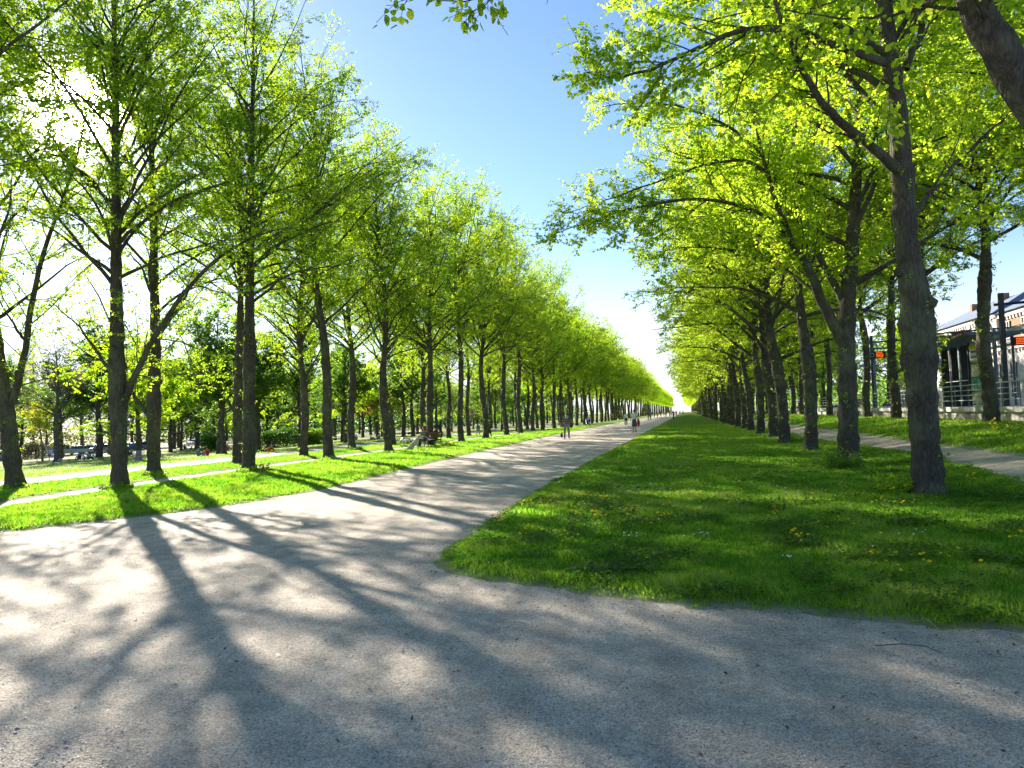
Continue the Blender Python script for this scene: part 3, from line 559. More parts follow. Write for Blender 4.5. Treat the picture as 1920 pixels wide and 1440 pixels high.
p = gp(1858, 799); t0 = Lat(11.9, 30.8)
ts4 = [t0-14.8, t0-7.4]+[t0+7.4*i for i in range(32)]
for i, t in enumerate(ts4):
    u = 11.9+rg.normal(0, .08); k = i-2
    lab = 'platform-side linden just outside the right edge of the picture' if k < 0 else f'{ORD[k]} linden counted from the right edge, in the platform-side row' if k < 8 else 'linden trunk far back in the row beside the platform'
    place_tree('linden_tree', RSM[i % 2] if t > 85 else RO[i % 2], (u, t, float(H(u, t))-.03), rg.uniform(0, 6.28), rg.uniform(.92, 1.02), lab, 'tree', G4)
# the ends of the rows, far away: merged
def merged(name, ms, spots, label):
    vs, fs, n = [], [], 0; me = ms[1]; co = np.empty(len(me.vertices)*3, np.float32); me.vertices.foreach_get('co', co); co = co.reshape(-1, 3)
    nf = len(me.polygons)//2; li = np.empty(len(me.loops), np.int32); me.loops.foreach_get('vertex_index', li); Q = li.reshape(-1, 4)
    sel = np.arange(len(co)//6)[::6]; vi = (sel[:, None]*6+np.arange(6)).ravel(); C = co[vi].reshape(-1, 6, 3); c = C.mean(1, keepdims=True); C = (c+(C-c)*2.3).reshape(-1, 3)
    i = np.arange(len(sel))[:, None]*6; q = np.concatenate([i+np.array([[0, 1, 2, 3]]), i+np.array([[0, 3, 4, 5]])])
    for (x, y, s) in spots:
        vs.append(C*s+np.array([x, y, 0])); fs.append(q+n); n += len(C)
    V = np.concatenate(vs); o = link(name, np_mesh(name, V, fs, [ms[1].materials[0]], attrs={'rnd': np.full(len(V), .5)})); tag(o, label, 'tree rows', kind='stuff')
    b = MB()
    for (x, y, s) in spots: b.tube([(x, y, 0), (x, y, 6*s)], [.3, .2], 6)
    o2 = b.build('far_trunks', M['bark'], o)
merged('distant_lindens', LSM[0], [(-15.8+rg.normal(0, .3)+((i % 2)*-3.5), 335+i*6.5, rg.uniform(.93, 1.05)) for i in range(80)], 'far end of the left linden rows merging into one green mass')
merged('distant_lindens', RSM[0], [(4.8+rg.normal(0, .3)+(i % 2)*7, 325+i*8, rg.uniform(.93, 1.05)) for i in range(70)], 'far end of the right linden rows closing the avenue')
print('rows', time.time()-T0)
# ------------------------------------------------------------------ grass blades
def vdist(u, t): return -u*math.sin(Y_)+t*math.cos(Y_)
def blades(key, ub, zmax, dens, z0=2.5, seed=1, hscale=1.0, name='grass', label=None):
    r = np.random.default_rng(seed); f = REG[key]; PU, PT = [], []
    bands = np.concatenate([[z0], np.geomspace(max(z0+.5, 5), zmax, 14)])
    for a, b in zip(bands[:-1], bands[1:]):
        zc = (a+b)/2; D = dens*min(1, (8.5/zc))**1.55; area = (ub[1]-ub[0])*(b-a)*1.3; n = int(area*D)
        u = r.uniform(ub[0], ub[1], n); Z = r.uniform(a, b, n); t = (Z+u*math.sin(Y_))/math.cos(Y_)
        X = u*math.cos(Y_)+t*math.sin(Y_); q = X/Z; d = f(u, t)
        k = (np.abs(q) < .72+1.2/Z) & (d > -.06+.3*r.random(n)**2)
        PU.append(u[k]); PT.append(t[k])
    u = np.concatenate(PU); t = np.concatenate(PT); n = len(u); Z = vdist(u, t); d = f(u, t)
    cl = pn(u, t, 2.7, 5)*.5+pn(u, t, 7.7, 1)*.4+pn(u, t, .6, 8)*.45
    tuft = np.clip(pn(u, t, 5.1, 11)+.5*pn(u, t, 13, 2)-.35, 0, 1); h = (.042+.05*np.clip(cl+.4, 0, 1.3)+.07*tuft)*r.uniform(.45, 1.4, n)*hscale*(.45+.55*sstep(d/.5))*(1+np.clip(Z-12, 0, 40)*.012)
    w = np.clip(.0013*Z, .005, .03)*r.uniform(.6, 1.3, n)*(.7+.3*hscale)
    an = r.uniform(0, 2*np.pi, n); la = r.uniform(0, 2*np.pi, n); ln = h*r.uniform(.15, .9, n)
    P = np.stack([u, t, H(u, t)+.012*pn(u, t, 5.3, 4)*sstep(d/.4)+.02*pn(u, t, 1.1, 9)*sstep(d/1.5)+np.clip(d*.16, -.05, .035)-.004], 1)
    s = np.stack([np.cos(an), np.sin(an), 0*an], 1)*(w/2)[:, None]; l = np.stack([np.cos(la), np.sin(la), 0*la], 1)*ln[:, None]; up = np.zeros((n, 3)); up[:, 2] = h
    V = np.stack([P-s, P+s, P+s*.8+up*.55+l*.3, P-s*.8+up*.55+l*.3, P+up*.96+l], 1).reshape(-1, 3)
    i = np.arange(n)[:, None]*5
    c = np.clip(.48+.42*cl-.25*tuft+r.normal(0, .2, n), 0, 1)
    o = link(name, np_mesh(name, V, [i+np.array([[0, 1, 2, 3]]), i+np.array([[3, 2, 4]])], [M['grass']], attrs={'rnd': np.repeat(c, 5)}))
    tag(o, label, 'grass', kind='stuff'); print(key, 'blades', n)
blades('island', (-4.3, 7.4), 90, 2300, 5, 1, 1.0, 'grass', 'lush green lawn grass on the verge right of the gravel path')
blades('verge', (-20, -9), 100, 1700, 9, 2, .95, 'grass', 'sunlit grass of the verge left of the gravel path')
blades('strip', (-21.4, -17), 90, 1500, 14, 3, .8, 'grass', 'grass strip between the footpath and the asphalt path')
blades('bank', (7.2, 13.4), 90, 1500, 12, 4, 1.2, 'grass', 'grass bank below the tram platform wall')
blades('park', (-70, -23.5), 110, 260, 22, 5, 1.0, 'grass', 'short park meadow grass beyond the asphalt path')
# pebbles on the gravel
r = np.random.default_rng(77); n = 60000; Z = 2.9+(r.random(n)**1.5)*13; X = r.uniform(-.72, .72, n)*Z; u = X*math.cos(Y_)-Z*math.sin(Y_); t = X*math.sin(Y_)+Z*math.cos(Y_)
k = (REG['island'](u, t) < .05) & (REG['verge'](u, t) < .05) & (u < 6); u, t = u[k], t[k]; n = len(u)
sz = r.uniform(.0025, .008, n)*(1+(r.random(n) < .02)*1.0); sh = np.array([[1, 0, 0], [0, 1, 0], [-1, 0, 0], [0, -1, 0], [0, 0, 1.0]])
an = r.uniform(0, 6.28, n); ca, sa = np.cos(an), np.sin(an); st = r.uniform(.6, 1.3, (n, 3)); st[:, 2] *= .7
q = sh[None]*st[:, None]*sz[:, None, None]; V = np.stack([q[..., 0]*ca[:, None]-q[..., 1]*sa[:, None], q[..., 0]*sa[:, None]+q[..., 1]*ca[:, None], q[..., 2]], -1)+np.stack([u, t, H(u, t)-.003], 1)[:, None]
i = np.arange(n)[:, None]*5
M['pebble'] = leaf_mat('pebble', [(.16, .16, .17), (.38, .36, .33), (.62, .6, .56)], [(.3, .3, .3), (.3, .3, .3)], 0.0, 0)
tag(link('gravel', np_mesh('gravel', V.reshape(-1, 3), [i+np.array([[a, (a+1) % 4, 4]]) for a in range(4)], [M['pebble']], attrs={'rnd': np.repeat(r.random(n), 5)})), 'loose grit and small stones strewn over the path', 'gravel', kind='stuff')
def weeds(label, n, seed):
    r = np.random.default_rng(seed); Z = 5+(r.random(n)**1.2)*20; X = r.uniform(-.1, .72, n)*Z; u = X*math.cos(Y_)-Z*math.sin(Y_); t = X*math.sin(Y_)+Z*math.cos(Y_); d = REG['island'](u, t)
    k = (d > .05) & (pn(u, t, 1.9, 21)+.6*pn(u, t, 6, 4)+r.normal(0, .25, n) > .45); u, t, d = u[k], t[k], d[k]; n = len(u)
    P = np.stack([u, t, H(u, t)+.02*pn(u, t, 1.1, 9)*sstep(d/1.5)+np.clip(d*.16, 0, .035)+r.uniform(.03, .1, n)], 1); T = Tree(seed); an = r.uniform(0, 6.28, n)
    T.LP = [P]; T.LD = [nrm(np.stack([np.cos(an), np.sin(an), r.uniform(-.1, .5, n)], 1))]; T.LN = [r.normal(0, .35, (n, 3))+np.array([0, 0, 1.])]; T.LS = [r.uniform(.015, .045, n)*(1+Z[k]*.02)]; V, Fq, c = T.leaf_arrays()
    tag(link('clover', np_mesh('clover', V, [Fq], [M['leafM']], attrs={'rnd': c})), label, 'clover', kind='stuff')
weeds('patches of clover and broad-leaved weeds in the right lawn', 260000, 31)
def litter(label, n, seed):
    r = np.random.default_rng(seed); Z = 3+(r.random(n)**1.3)*22; X = r.uniform(-.72, .72, n)*Z; u = X*math.cos(Y_)-Z*math.sin(Y_); t = X*math.sin(Y_)+Z*math.cos(Y_)
    d = np.maximum(REG['island'](u, t), REG['verge'](u, t)); k = (r.random(n) < np.exp(-np.abs(d+.12)/.28)+.05) & (d < .25) & (u < 6); u, t, d = u[k], t[k], d[k]; n = len(u)
    sz = r.uniform(.006, .022, n); an = r.uniform(0, 6.28, n); a = np.stack([np.cos(an), np.sin(an), r.uniform(-.4, .4, n)], 1)*sz[:, None]; b = np.stack([-np.sin(an), np.cos(an), r.uniform(-.4, .4, n)], 1)*(sz*r.uniform(.15, .6, n))[:, None]
    P = np.stack([u, t, H(u, t)+np.clip(d*.16, 0, .035)+.012], 1); V = np.stack([P-a, P-b, P+a, P+b], 1).reshape(-1, 3)
    tag(link('leaf_litter', np_mesh('leaf_litter', V, [np.arange(n*4).reshape(-1, 4)], [M['litter']], attrs={'rnd': np.repeat(r.random(n), 4)})), label, 'litter', kind='stuff')
M['litter'] = leaf_mat('litter', [(.05, .035, .02), (.16, .11, .07), (.35, .27, .16)], [(.1, .07, .03), (.3, .2, .1)], .15, 0)
litter('brown bits of leaf and bud scale gathered along the lawn edges', 60000, 3)
# ------------------------------------------------------------------ flowers, sticks, plants
M['yellow'] = mat('petal_yellow', (.9, .68, .01), .6, emit=None); M['white'] = mat('petal_white', (.8, .8, .78), .6); M['stem'] = mat('stem', (.12, .25, .03), .6)
def flower_mesh(name, hh, R, m, dome=.35, nq=12):
    b = MB(); b.tube([(0, 0, 0), (.006, .004, hh*.6), (0, 0, hh)], .0022, 5); b.mi = 1
    for ring_, (rr, dz, tilt) in enumerate(((R, 0, .15), (R*.7, R*.18, .5), (R*.4, R*.3, .8))):
        for q in range(nq):
            a = 2*math.pi*(q+.5*ring_)/nq; w = math.pi/nq*1.25; d = lambda an, q_, z_: (math.cos(an)*q_, math.sin(an)*q_, hh+z_)
            b.add([d(a, rr*.1, dz*.6), d(a-w, rr*.75, dz+tilt*rr*.4), d(a, rr, dz+tilt*rr*.5), d(a+w, rr*.75, dz+tilt*rr*.4)], [(0, 1, 2, 3)])
    b.ball((0, 0, hh), (R*.35, R*.35, R*dome), 8, 5)
    return b.mesh(name, [M['stem'], m])
fm = [flower_mesh('dandelion', hh, .023, M['yellow']) for hh in (.1, .13, .16)]
dm = flower_mesh('daisy', .10, .016, M['white'], .6, 8)
def lz(u, t, k='island'):
    d = float(REG[k](np.array(u), np.array(t))); return float(H(u, t)+.012*pn(np.array(u), np.array(t), 5.3, 4)*sstep(d/.4)+.02*pn(np.array(u), np.array(t), 1.1, 9)*sstep(d/1.5)+np.clip(d*.16, -.05, .035)-.004)
r = np.random.default_rng(9)
cl = [(945, 972, 16, 9), (990, 955, 12, 8), (1035, 950, 22, 12), (1070, 975, 24, 12), (1110, 945, 22, 12), (1150, 950, 30, 10), (1120, 985, 18, 9), (1235, 985, 22, 8), (1180, 975, 25, 12), (940, 990, 14, 6), (1060, 1028, 26, 7), (985, 1012, 20, 6), (1270, 960, 30, 8), (1450, 975, 16, 6), (1490, 1020, 16, 5), (1560, 990, 40, 5), (1655, 955, 30, 3), (1700, 960, 40, 4), (1820, 905, 14, 8), (1570, 935, 40, 4), (1760, 1060, 70, 5), (1380, 905, 60, 6), (1350, 870, 50, 8), (1430, 845, 40, 6), (1650, 1065, 90, 5), (1910, 1030, 15, 4), (1510, 1030, 12, 3), (1380, 793, 14, 6)]
labs = {'near': 'yellow dandelion in the clumps beside the path corner', 'far': 'single yellow dandelion scattered in the right lawn'}
for j, (x, y, sx, nn) in enumerate(cl):
    for _ in range(int(nn*1.4)):
        p = gp(x+r.normal(0, sx*.6), y+r.normal(0, sx*.22))
        if float(REG['island'](np.array(p.x), np.array(p.y))) < .05: continue
        o = link('dandelion', fm[int(r.integers(3))]); o.location = (p.x, p.y, lz(p.x, p.y)); o.rotation_euler = (r.normal(0, .2), r.normal(0, .2), r.uniform(0, 6)); s = r.uniform(.8, 1.25); o.scale = (s, s, s)
        tag(o, labs['near' if j < 13 else 'far'], 'dandelion', 'dandelions in the clump by the path' if j < 13 else 'dandelions scattered over the lawn')
for (x, y, sx, nn) in [(1210, 925, 45, 26), (1310, 1018, 22, 8), (1480, 1065, 16, 6), (1460, 930, 40, 14), (1720, 1015, 30, 6), (1180, 1020, 25, 6), (1530, 880, 50, 10), (1300, 860, 60, 10)]:
    for _ in range(nn):
        p = gp(x+r.normal(0, sx*.6), y+r.normal(0, sx*.15))
        if float(REG['island'](np.array(p.x), np.array(p.y))) < .05: continue
        o = link('daisy', dm); o.location = (p.x, p.y, lz(p.x, p.y)); o.rotation_euler = (r.normal(0, .2), r.normal(0, .2), 0)
        tag(o, 'tiny white daisy open in the right lawn', 'daisy', 'daisies in the right lawn')
M['wood'] = mat('dead_wood', (.10, .075, .05), .9, var=.3, scale=30); M['straw'] = mat('dry_straw', (.42, .34, .2), .8)
def stick(pts, rr, label, m='wood', forks=()):
    b = MB(); P = [gp(x, y) for x, y in pts]; b.tube([p+Vector((0, 0, dz)) for p, dz in zip(P, [.012]+[.03]*(len(P)-2)+[.015])], [rr*(1-.6*i/len(P)) for i in range(len(P))], 6)
    for f in forks:
        a = gp(*f[0]); c = gp(*f[1]); b.tube([a+Vector((0, 0, .025)), (a+c)/2+Vector((0, 0, f[2])), c+Vector((0, 0, f[2]*.6))], [rr*.6, rr*.45, rr*.2], 5)
    tag(b.build('twig', M[m], smooth=True), label, 'twig')
stick([(1640, 1216), (1690, 1215), (1735, 1222), (1768, 1231)], .0045, 'thin dark twig lying on the gravel in front of the lawn')
stick([(1155, 897), (1190, 893), (1225, 896), (1270, 903), (1300, 908)], .016, 'dead forked branch lying on the lawn near the path', forks=[((1225, 896), (1240, 880), .18), ((1260, 902), (1290, 885), .22), ((1190, 893), (1165, 905), .05)])
stick([(1725, 1158), (1745, 1175), (1762, 1188)], .004, 'pale straw stalk at the lawn front edge', 'straw')
stick([(1550, 1125), (1565, 1132), (1580, 1131)], .005, 'short tan dead stem bent over in the lawn', 'straw', forks=[((1560, 1130), (1540, 1133), .03), ((1562, 1130), (1577, 1122), .06)])
stick([(1135, 1103), (1190, 1107)], .004, 'short brown twig at the island edge')
def shrub(name, loc_, R, hh, nst, lper, lsize, m, label, cat='plant', seed=1, up=.7, group=None):
    T = Tree(seed); rr = T.r; an = rr.uniform(0, 6.28, nst); q = rr.random(nst)**.5*R*.5
    P0 = np.stack([np.cos(an)*q, np.sin(an)*q, np.zeros(nst)], 1); D = np.stack([np.cos(an)*.55, np.sin(an)*.55, np.full(nst, up)], 1)+rr.normal(0, .2, (nst, 3)); D[:, 2] = np.abs(D[:, 2])
    pt = T.grow(P0, D, rr.uniform(.5, 1.1, nst)*hh, 4, .14, .02); T.tubes(pt, np.full((nst, 5), .004)*max(hh, .5), 4)
    if hh > .8:
        pos, d, sp, rd, pi = T.kids(pt, np.full((nst, 5), .01), 6, .15, 1, (.4, 1.2)); pt = T.grow(pos, d, rr.uniform(.2, .45, len(pi))*hh*.6, 3, .15, 0); T.tubes(pt, np.full((len(pi), 4), .004), 3)
    T.leaves_on(pt, lper, lsize, .1); V, Fq, c = T.leaf_arrays(); tv = np.concatenate(T.V); nf = sum(len(x) for x in T.F)
    me = np_mesh(name, np.concatenate([tv, V]), list(T.F)+[Fq+len(tv)], [M['stem'] if hh < .8 else M['bark'], m], matidx=np.concatenate([np.zeros(nf, int), np.ones(len(Fq), int)]), attrs={'rnd': np.concatenate([np.full(len(tv), .5), c])})
    o = link(name, me); o.location = loc_; tag(o, label, cat, group); return o
p = gp(1688, 928); shrub('leafy_shoots', p, .55, .5, 46, 14, .07, M['leafR'], 'leafy basal shoots left of the thick leaning linden', seed=3)
p = gp(1760, 935); shrub('leafy_shoots', p+Vector((.15, .3, 0)), .4, .25, 26, 10, .05, M['leafM'], 'low dark weeds right of the thick leaning linden', seed=4)
p = gp(1580, 884); shrub('tall_weeds', p, .7, .62, 90, 16, .06, M['leafM'], 'tall weeds growing at the foot of the forked linden', seed=5, up=1.0)
p = gp(1478, 830); shrub('tall_weeds', p, .6, .45, 40, 12, .07, M['leafM'], 'weed clump beside the third right-hand linden', seed=6)
p = gp(1880, 812); shrub('yellow_shrub', p, .6, .6, 18, 7, .07, M['leafY'], 'yellow-green shrub at the foot of the platform wall', 'shrub', seed=7)
p = gp(1915, 812); shrub('green_shrub', p, .9, .7, 24, 8, .07, M['leafM'], 'mid-green shrub by the wall at the right edge', 'shrub', seed=8)
p = gp(492, 886); shrub('yellow_shoots', p, .3, .4, 22, 9, .07, M['leafY'], 'bright yellow-green shoots right of the second left linden', seed=9)
p = gp(838, 838); shrub('leafy_shoots', p, .7, .45, 40, 10, .08, M['leafY'], 'leafy sprouts around the foot of the sixth left linden', seed=10)
p = gp(668, 846); shrub('leafy_shoots', p, .8, .35, 40, 10, .08, M['leafM'], 'green sprouts at the foot of a second-row linden', seed=12)
for i, (x, y) in enumerate(((225, 918), (470, 887), (30, 918), (289, 893), (617, 863))):
    p = gp(x, y); shrub('grass_tuft', p-Vector((0, .12, 0)), .75, .22, 50, 8, .07, M['grass'], ['grassy tuft at the foot of the first left linden', 'grassy tuft at the foot of the second left linden', 'weedy tuft under the leftmost linden', 'grassy tuft under the linden beyond the footpath', 'grassy tuft at the foot of the third left linden'][i], seed=20+i, up=.9)
# ------------------------------------------------------------------ park trees
def mk(seed, leaf, bark, **k):
    a = dict(h=13, r0=.3, clear=2.6, plen=5.6, nprim=34, elev=(5, 50), arch=-.015, low=.9, nsec=11, ntw=6, lper=8, lsize=.17, shape=.45, trunk_leaves=0, burl=.05, pr=.36, gsec=1); a.update(k)
    return make_tree(seed, **a).meshes('park_tree', bark, leaf)
PT = {'dark': mk(401, M['leafD'], M['bark'], clear=2.0, lper=11), 'mid': mk(402, M['leafM'], M['bark']), 'mid2': mk(403, M['leafM'], M['bark'], h=15, plen=6.5, elev=(20, 60)), 'lime': mk(404, M['leafL'], M['bark'], lper=9), 'copper': mk(405, M['leafC'], M['bark'], h=12),
      'bare': mk(406, M['bud'], M['barkG'], lper=3, lsize=.09, ntw=8, elev=(15, 60), clear=2.3, nsec=13), 'poplar': mk(407, M['bud'], M['barkG'], h=22, plen=3.4, elev=(60, 80), lper=5, lsize=.12, nprim=46, clear=1.5),
      'sapling': mk(408, M['leafY'], M['barkG'], h=4.4, r0=.05, clear=1.3, plen=1.5, nprim=22, nsec=6, ntw=3, lper=7, lsize=.12)}
def at_u(u, x):                       # ground point on the line at lateral u under pixel column x
    q = (x-960)/F_; c, s = math.cos(Y_), math.sin(Y_); t = u*(c+q*s)/(q*c-s); return Vector((u, t, float(H(u, t))))
def ptree(kind, p, s, label, group=None, name='park_tree'):
    return place_tree(name, PT[kind], (p.x, p.y, p.z-.05), rg.uniform(0, 6.28), s, label, 'tree', group)
ptree('bare', gp(107, 864), 1.15, 'nearly bare tree with grey branches beside the parked silver van')
ptree('dark', gp(186, 858), 1.35, 'large dark green tree with leaning trunk on the park meadow')
ptree('sapling', gp(80, 866), 1.5, 'small bright yellow sapling tied between wooden stakes', name='sapling_tree')
ptree('mid', gp(420, 852), .9, 'grey-trunked park tree just behind the second-row lindens')
ptree('mid', gp(485, 846), .95, 'park tree standing in front of the clipped hedge')
ptree('lime', at_u(-70, 318), .95, 'yellow-green park tree behind the lindens beside the white parked car')
ptree('mid2', at_u(-74, 338), .75, 'green park tree next to the yellow-green one by the car park')
for i, (u, x, k, s, l) in enumerate([(-60, 626, 'mid', .9, 'green park tree seen between the third and fourth left lindens'), (-62, 678, 'copper', 1.0, 'copper-leaved tree glowing orange behind the third left linden'), (-58, 705, 'copper', 1.1, 'larger copper-leaved tree left of the fourth left linden'), (-75, 735, 'copper', 1.0, 'copper tree right of the fourth left linden'), (-64, 560, 'mid2', .9, 'tall green tree behind the clipped hedge'), (-80, 500, 'dark', 1.0, 'dark green tree rising over the clipped hedge'), (-85, 400, 'mid', .9, 'mid-green tree by the road behind the white car'), (-52, 885, 'bare', .8, 'small nearly bare tree behind the walkers on the asphalt path'), (-48, 845, 'bare', .75, 'twiggy leafless small tree beyond the asphalt path')]):
    ptree(k, at_u(u, x), s, l)
i = 0
for x in range(-160, 640, 34):        # belt beyond the road
    k = ['bare', 'mid', 'bare', 'lime', 'bare', 'mid2', 'lime'][i % 7]; u = -124-rg.uniform(0, 14)
    if x > 440: u = -95-rg.uniform(0, 20)
    p = at_u(u, x+rg.uniform(-8, 8)); ptree(k, p, rg.uniform(1.0, 1.35), {'mid': 'mid-green tree in the belt behind the parked cars', 'mid2': 'taller green tree in the belt behind the parked cars', 'dark': 'dark green tree in the belt behind the parked cars', 'bare': 'pale half-bare tree in the belt behind the parked cars', 'lime': 'lime-green tree in the belt behind the parked cars'}[k], 'trees in the belt beyond the parked cars'); i += 1
for x in (-30, 18, 40, 62): ptree('poplar', at_u(-165, x), 1.15, 'tall thin poplar rising hazily above the far park trees', 'poplars at the far left')
for i in range(30):                   # park trees beyond the asphalt path along the avenue
    t = 62+i*7.0; u = -rg.uniform(38, 56); k = ['lime', 'mid', 'mid2', 'lime', 'mid'][i % 5]
    ptree(k, Vector((u, t, float(H(u, t)))), rg.uniform(.85, 1.2), {'mid': 'green park tree glimpsed between the linden trunks', 'mid2': 'tall park tree glimpsed between the linden trunks', 'lime': 'bright lime park tree glimpsed between the linden trunks'}[k], 'park trees along the far side of the asphalt path')
for i in range(16):
    t = 118+i*11.0; u = 24+rg.uniform(0, 7); k = ['lime', 'mid', 'mid2'][i % 3]
    ptree(k, Vector((u, t, float(H(u, t)))), rg.uniform(.9, 1.2), 'green street tree beyond the tram tracks', 'street trees beyond the tram tracks', 'street_tree')
b = MB()
p = gp(80, 866)
for a in range(3):
    an = a*2.094+.4; b.tube([(p.x+math.cos(an)*.75, p.y+math.sin(an)*.75, p.z), (p.x+math.cos(an)*.6, p.y+math.sin(an)*.6, p.z+2.3)], .045, 6)
for a in range(3):
    a1, a2 = a*2.094+.4, (a+1)*2.094+.4
    for hz in (1.1, 2.1): b.tube([(p.x+math.cos(a1)*.66, p.y+math.sin(a1)*.66, p.z+hz), (p.x+math.cos(a2)*.66, p.y+math.sin(a2)*.66, p.z+hz)], .035, 5)
tag(b.build('tree_stakes', mat('stake_wood', (.28, .22, .15), .8, var=.2)), 'wooden tripod of stakes around the yellow sapling', 'stakes')
for i in range(34):                   # second line further into the park
    t = 95+i*9.5; u = -rg.uniform(68, 104); k = ['mid', 'mid2', 'dark', 'lime', 'mid2'][i % 5]
    ptree(k, Vector((u, t, float(H(u, t)))), rg.uniform(1.0, 1.35), {'mid': 'green tree deep in the park, seen far behind the trunks', 'mid2': 'tall tree deep in the park, seen far behind the trunks', 'lime': 'lime-green tree deep in the park, seen far behind the trunks', 'dark': 'dark tree deep in the park, seen far behind the trunks'}[k], 'trees deep in the park')
def wood(label, pts, width, hgt, n, seed, m, size):
    r = np.random.default_rng(seed); P = np.array([list(p) for p in pts]); q = r.random(n)*(len(P)-1); i = q.astype(int); f = (q-i)[:, None]; B = P[i]*(1-f)+P[i+1]*f
    B[:, 0] += r.normal(0, width, n); B[:, 1] += r.normal(0, width*.5, n); x = B[:, 1]+B[:, 0]*.3
    top = hgt*(.72+.18*np.sin(x*.23)+.16*np.sin(x*.61+1)+.12*np.sin(x*1.37)); B[:, 2] = H(B[:, 0], B[:, 1])+top*r.random(n)**.8
    T = Tree(seed); T.LP = [B]; T.LD = [nrm(r.normal(0, 1, (n, 3)))]; T.LN = [r.normal(0, 1, (n, 3))]; T.LS = [r.uniform(.6, 1.3, n)*size]; V, Fq, c = T.leaf_arrays()
    tag(link('woodland', np_mesh('woodland', V, [Fq], [M[m]], attrs={'rnd': c})), label, 'woodland', kind='stuff')
wood('far wood closing the view behind the car park', [(-230, -60, 0), (-175, 40, 0), (-165, 120, 0), (-160, 260, 0)], 7, 8, 24000, 5, 'bud', .6)
wood('far undergrowth and trees beyond the park meadow', [(-150, 200, 0), (-125, 330, 0), (-110, 480, 0), (-100, 700, 0)], 9, 13, 26000, 6, 'leafD', .9)
wood('far trees beyond the tram street', [(70, 110, 0), (62, 300, 0), (55, 600, 0)], 7, 12, 16000, 7, 'leafM', .9)
# hedge: shell of leaves around a branch core
def hedge(label, a, b_, w, hh, n, seed, m='leafD'):
    r = np.random.default_rng(seed); L = (b_-a).length; d = (b_-a)/L; s = Vector((d.y, -d.x, 0))
    x = r.random(n); y = r.uniform(-1, 1, n); z = r.random(n)**.7; e = 1-.35*np.abs(2*x-1)**4; top = hh*e*(1+.08*np.sin(x*17)+.05*np.sin(x*41)); wy = w*.5*e*np.sqrt(np.clip(1-(z-.4)**4*1.4, .1, 1))
    P = np.array(a)[None]+np.array(d)[None]*(x*L)[:, None]+np.array(s)[None]*(y*wy)[:, None]; P[:, 2] += z*top
    T = Tree(seed); T.LP = [P]; T.LD = [nrm(r.normal(0, 1, (n, 3)))]; T.LN = [r.normal(0, 1, (n, 3))]; T.LS = [r.uniform(.1, .2, n)]; V, Fq, c = T.leaf_arrays()
    o = link('hedge', np_mesh('hedge', V-np.array(a), [Fq], [M[m]], attrs={'rnd': c})); o.location = a; tag(o, label, 'hedge')
    bb = MB()
    for q in range(int(L/.5)): bb.tube([tuple(d*(q*.5+.2)), tuple(d*(q*.5+.2)+Vector((0, 0, hh*.8)))], [.04, .01], 5)
    bb.build('stems', M['bark'], o)
hedge('clipped dark green hedge on the park meadow', at_u(-50, 492), at_u(-50, 588), 2.4, 2.3, 9000, 3)
hedge('rounded green bush at the right end of the hedge', at_u(-48, 575), at_u(-48, 605), 2.2, 2.0, 3000, 4, 'leafM')
hedge('round green bush on the meadow by the white car', at_u(-60, 385), at_u(-60, 408), 2.6, 2.2, 3500, 5, 'leafM')
hedge('grey-green thicket left of the silver van', at_u(-98, 40), at_u(-96, 84), 2.5, 2.6, 4000, 6, 'bud')
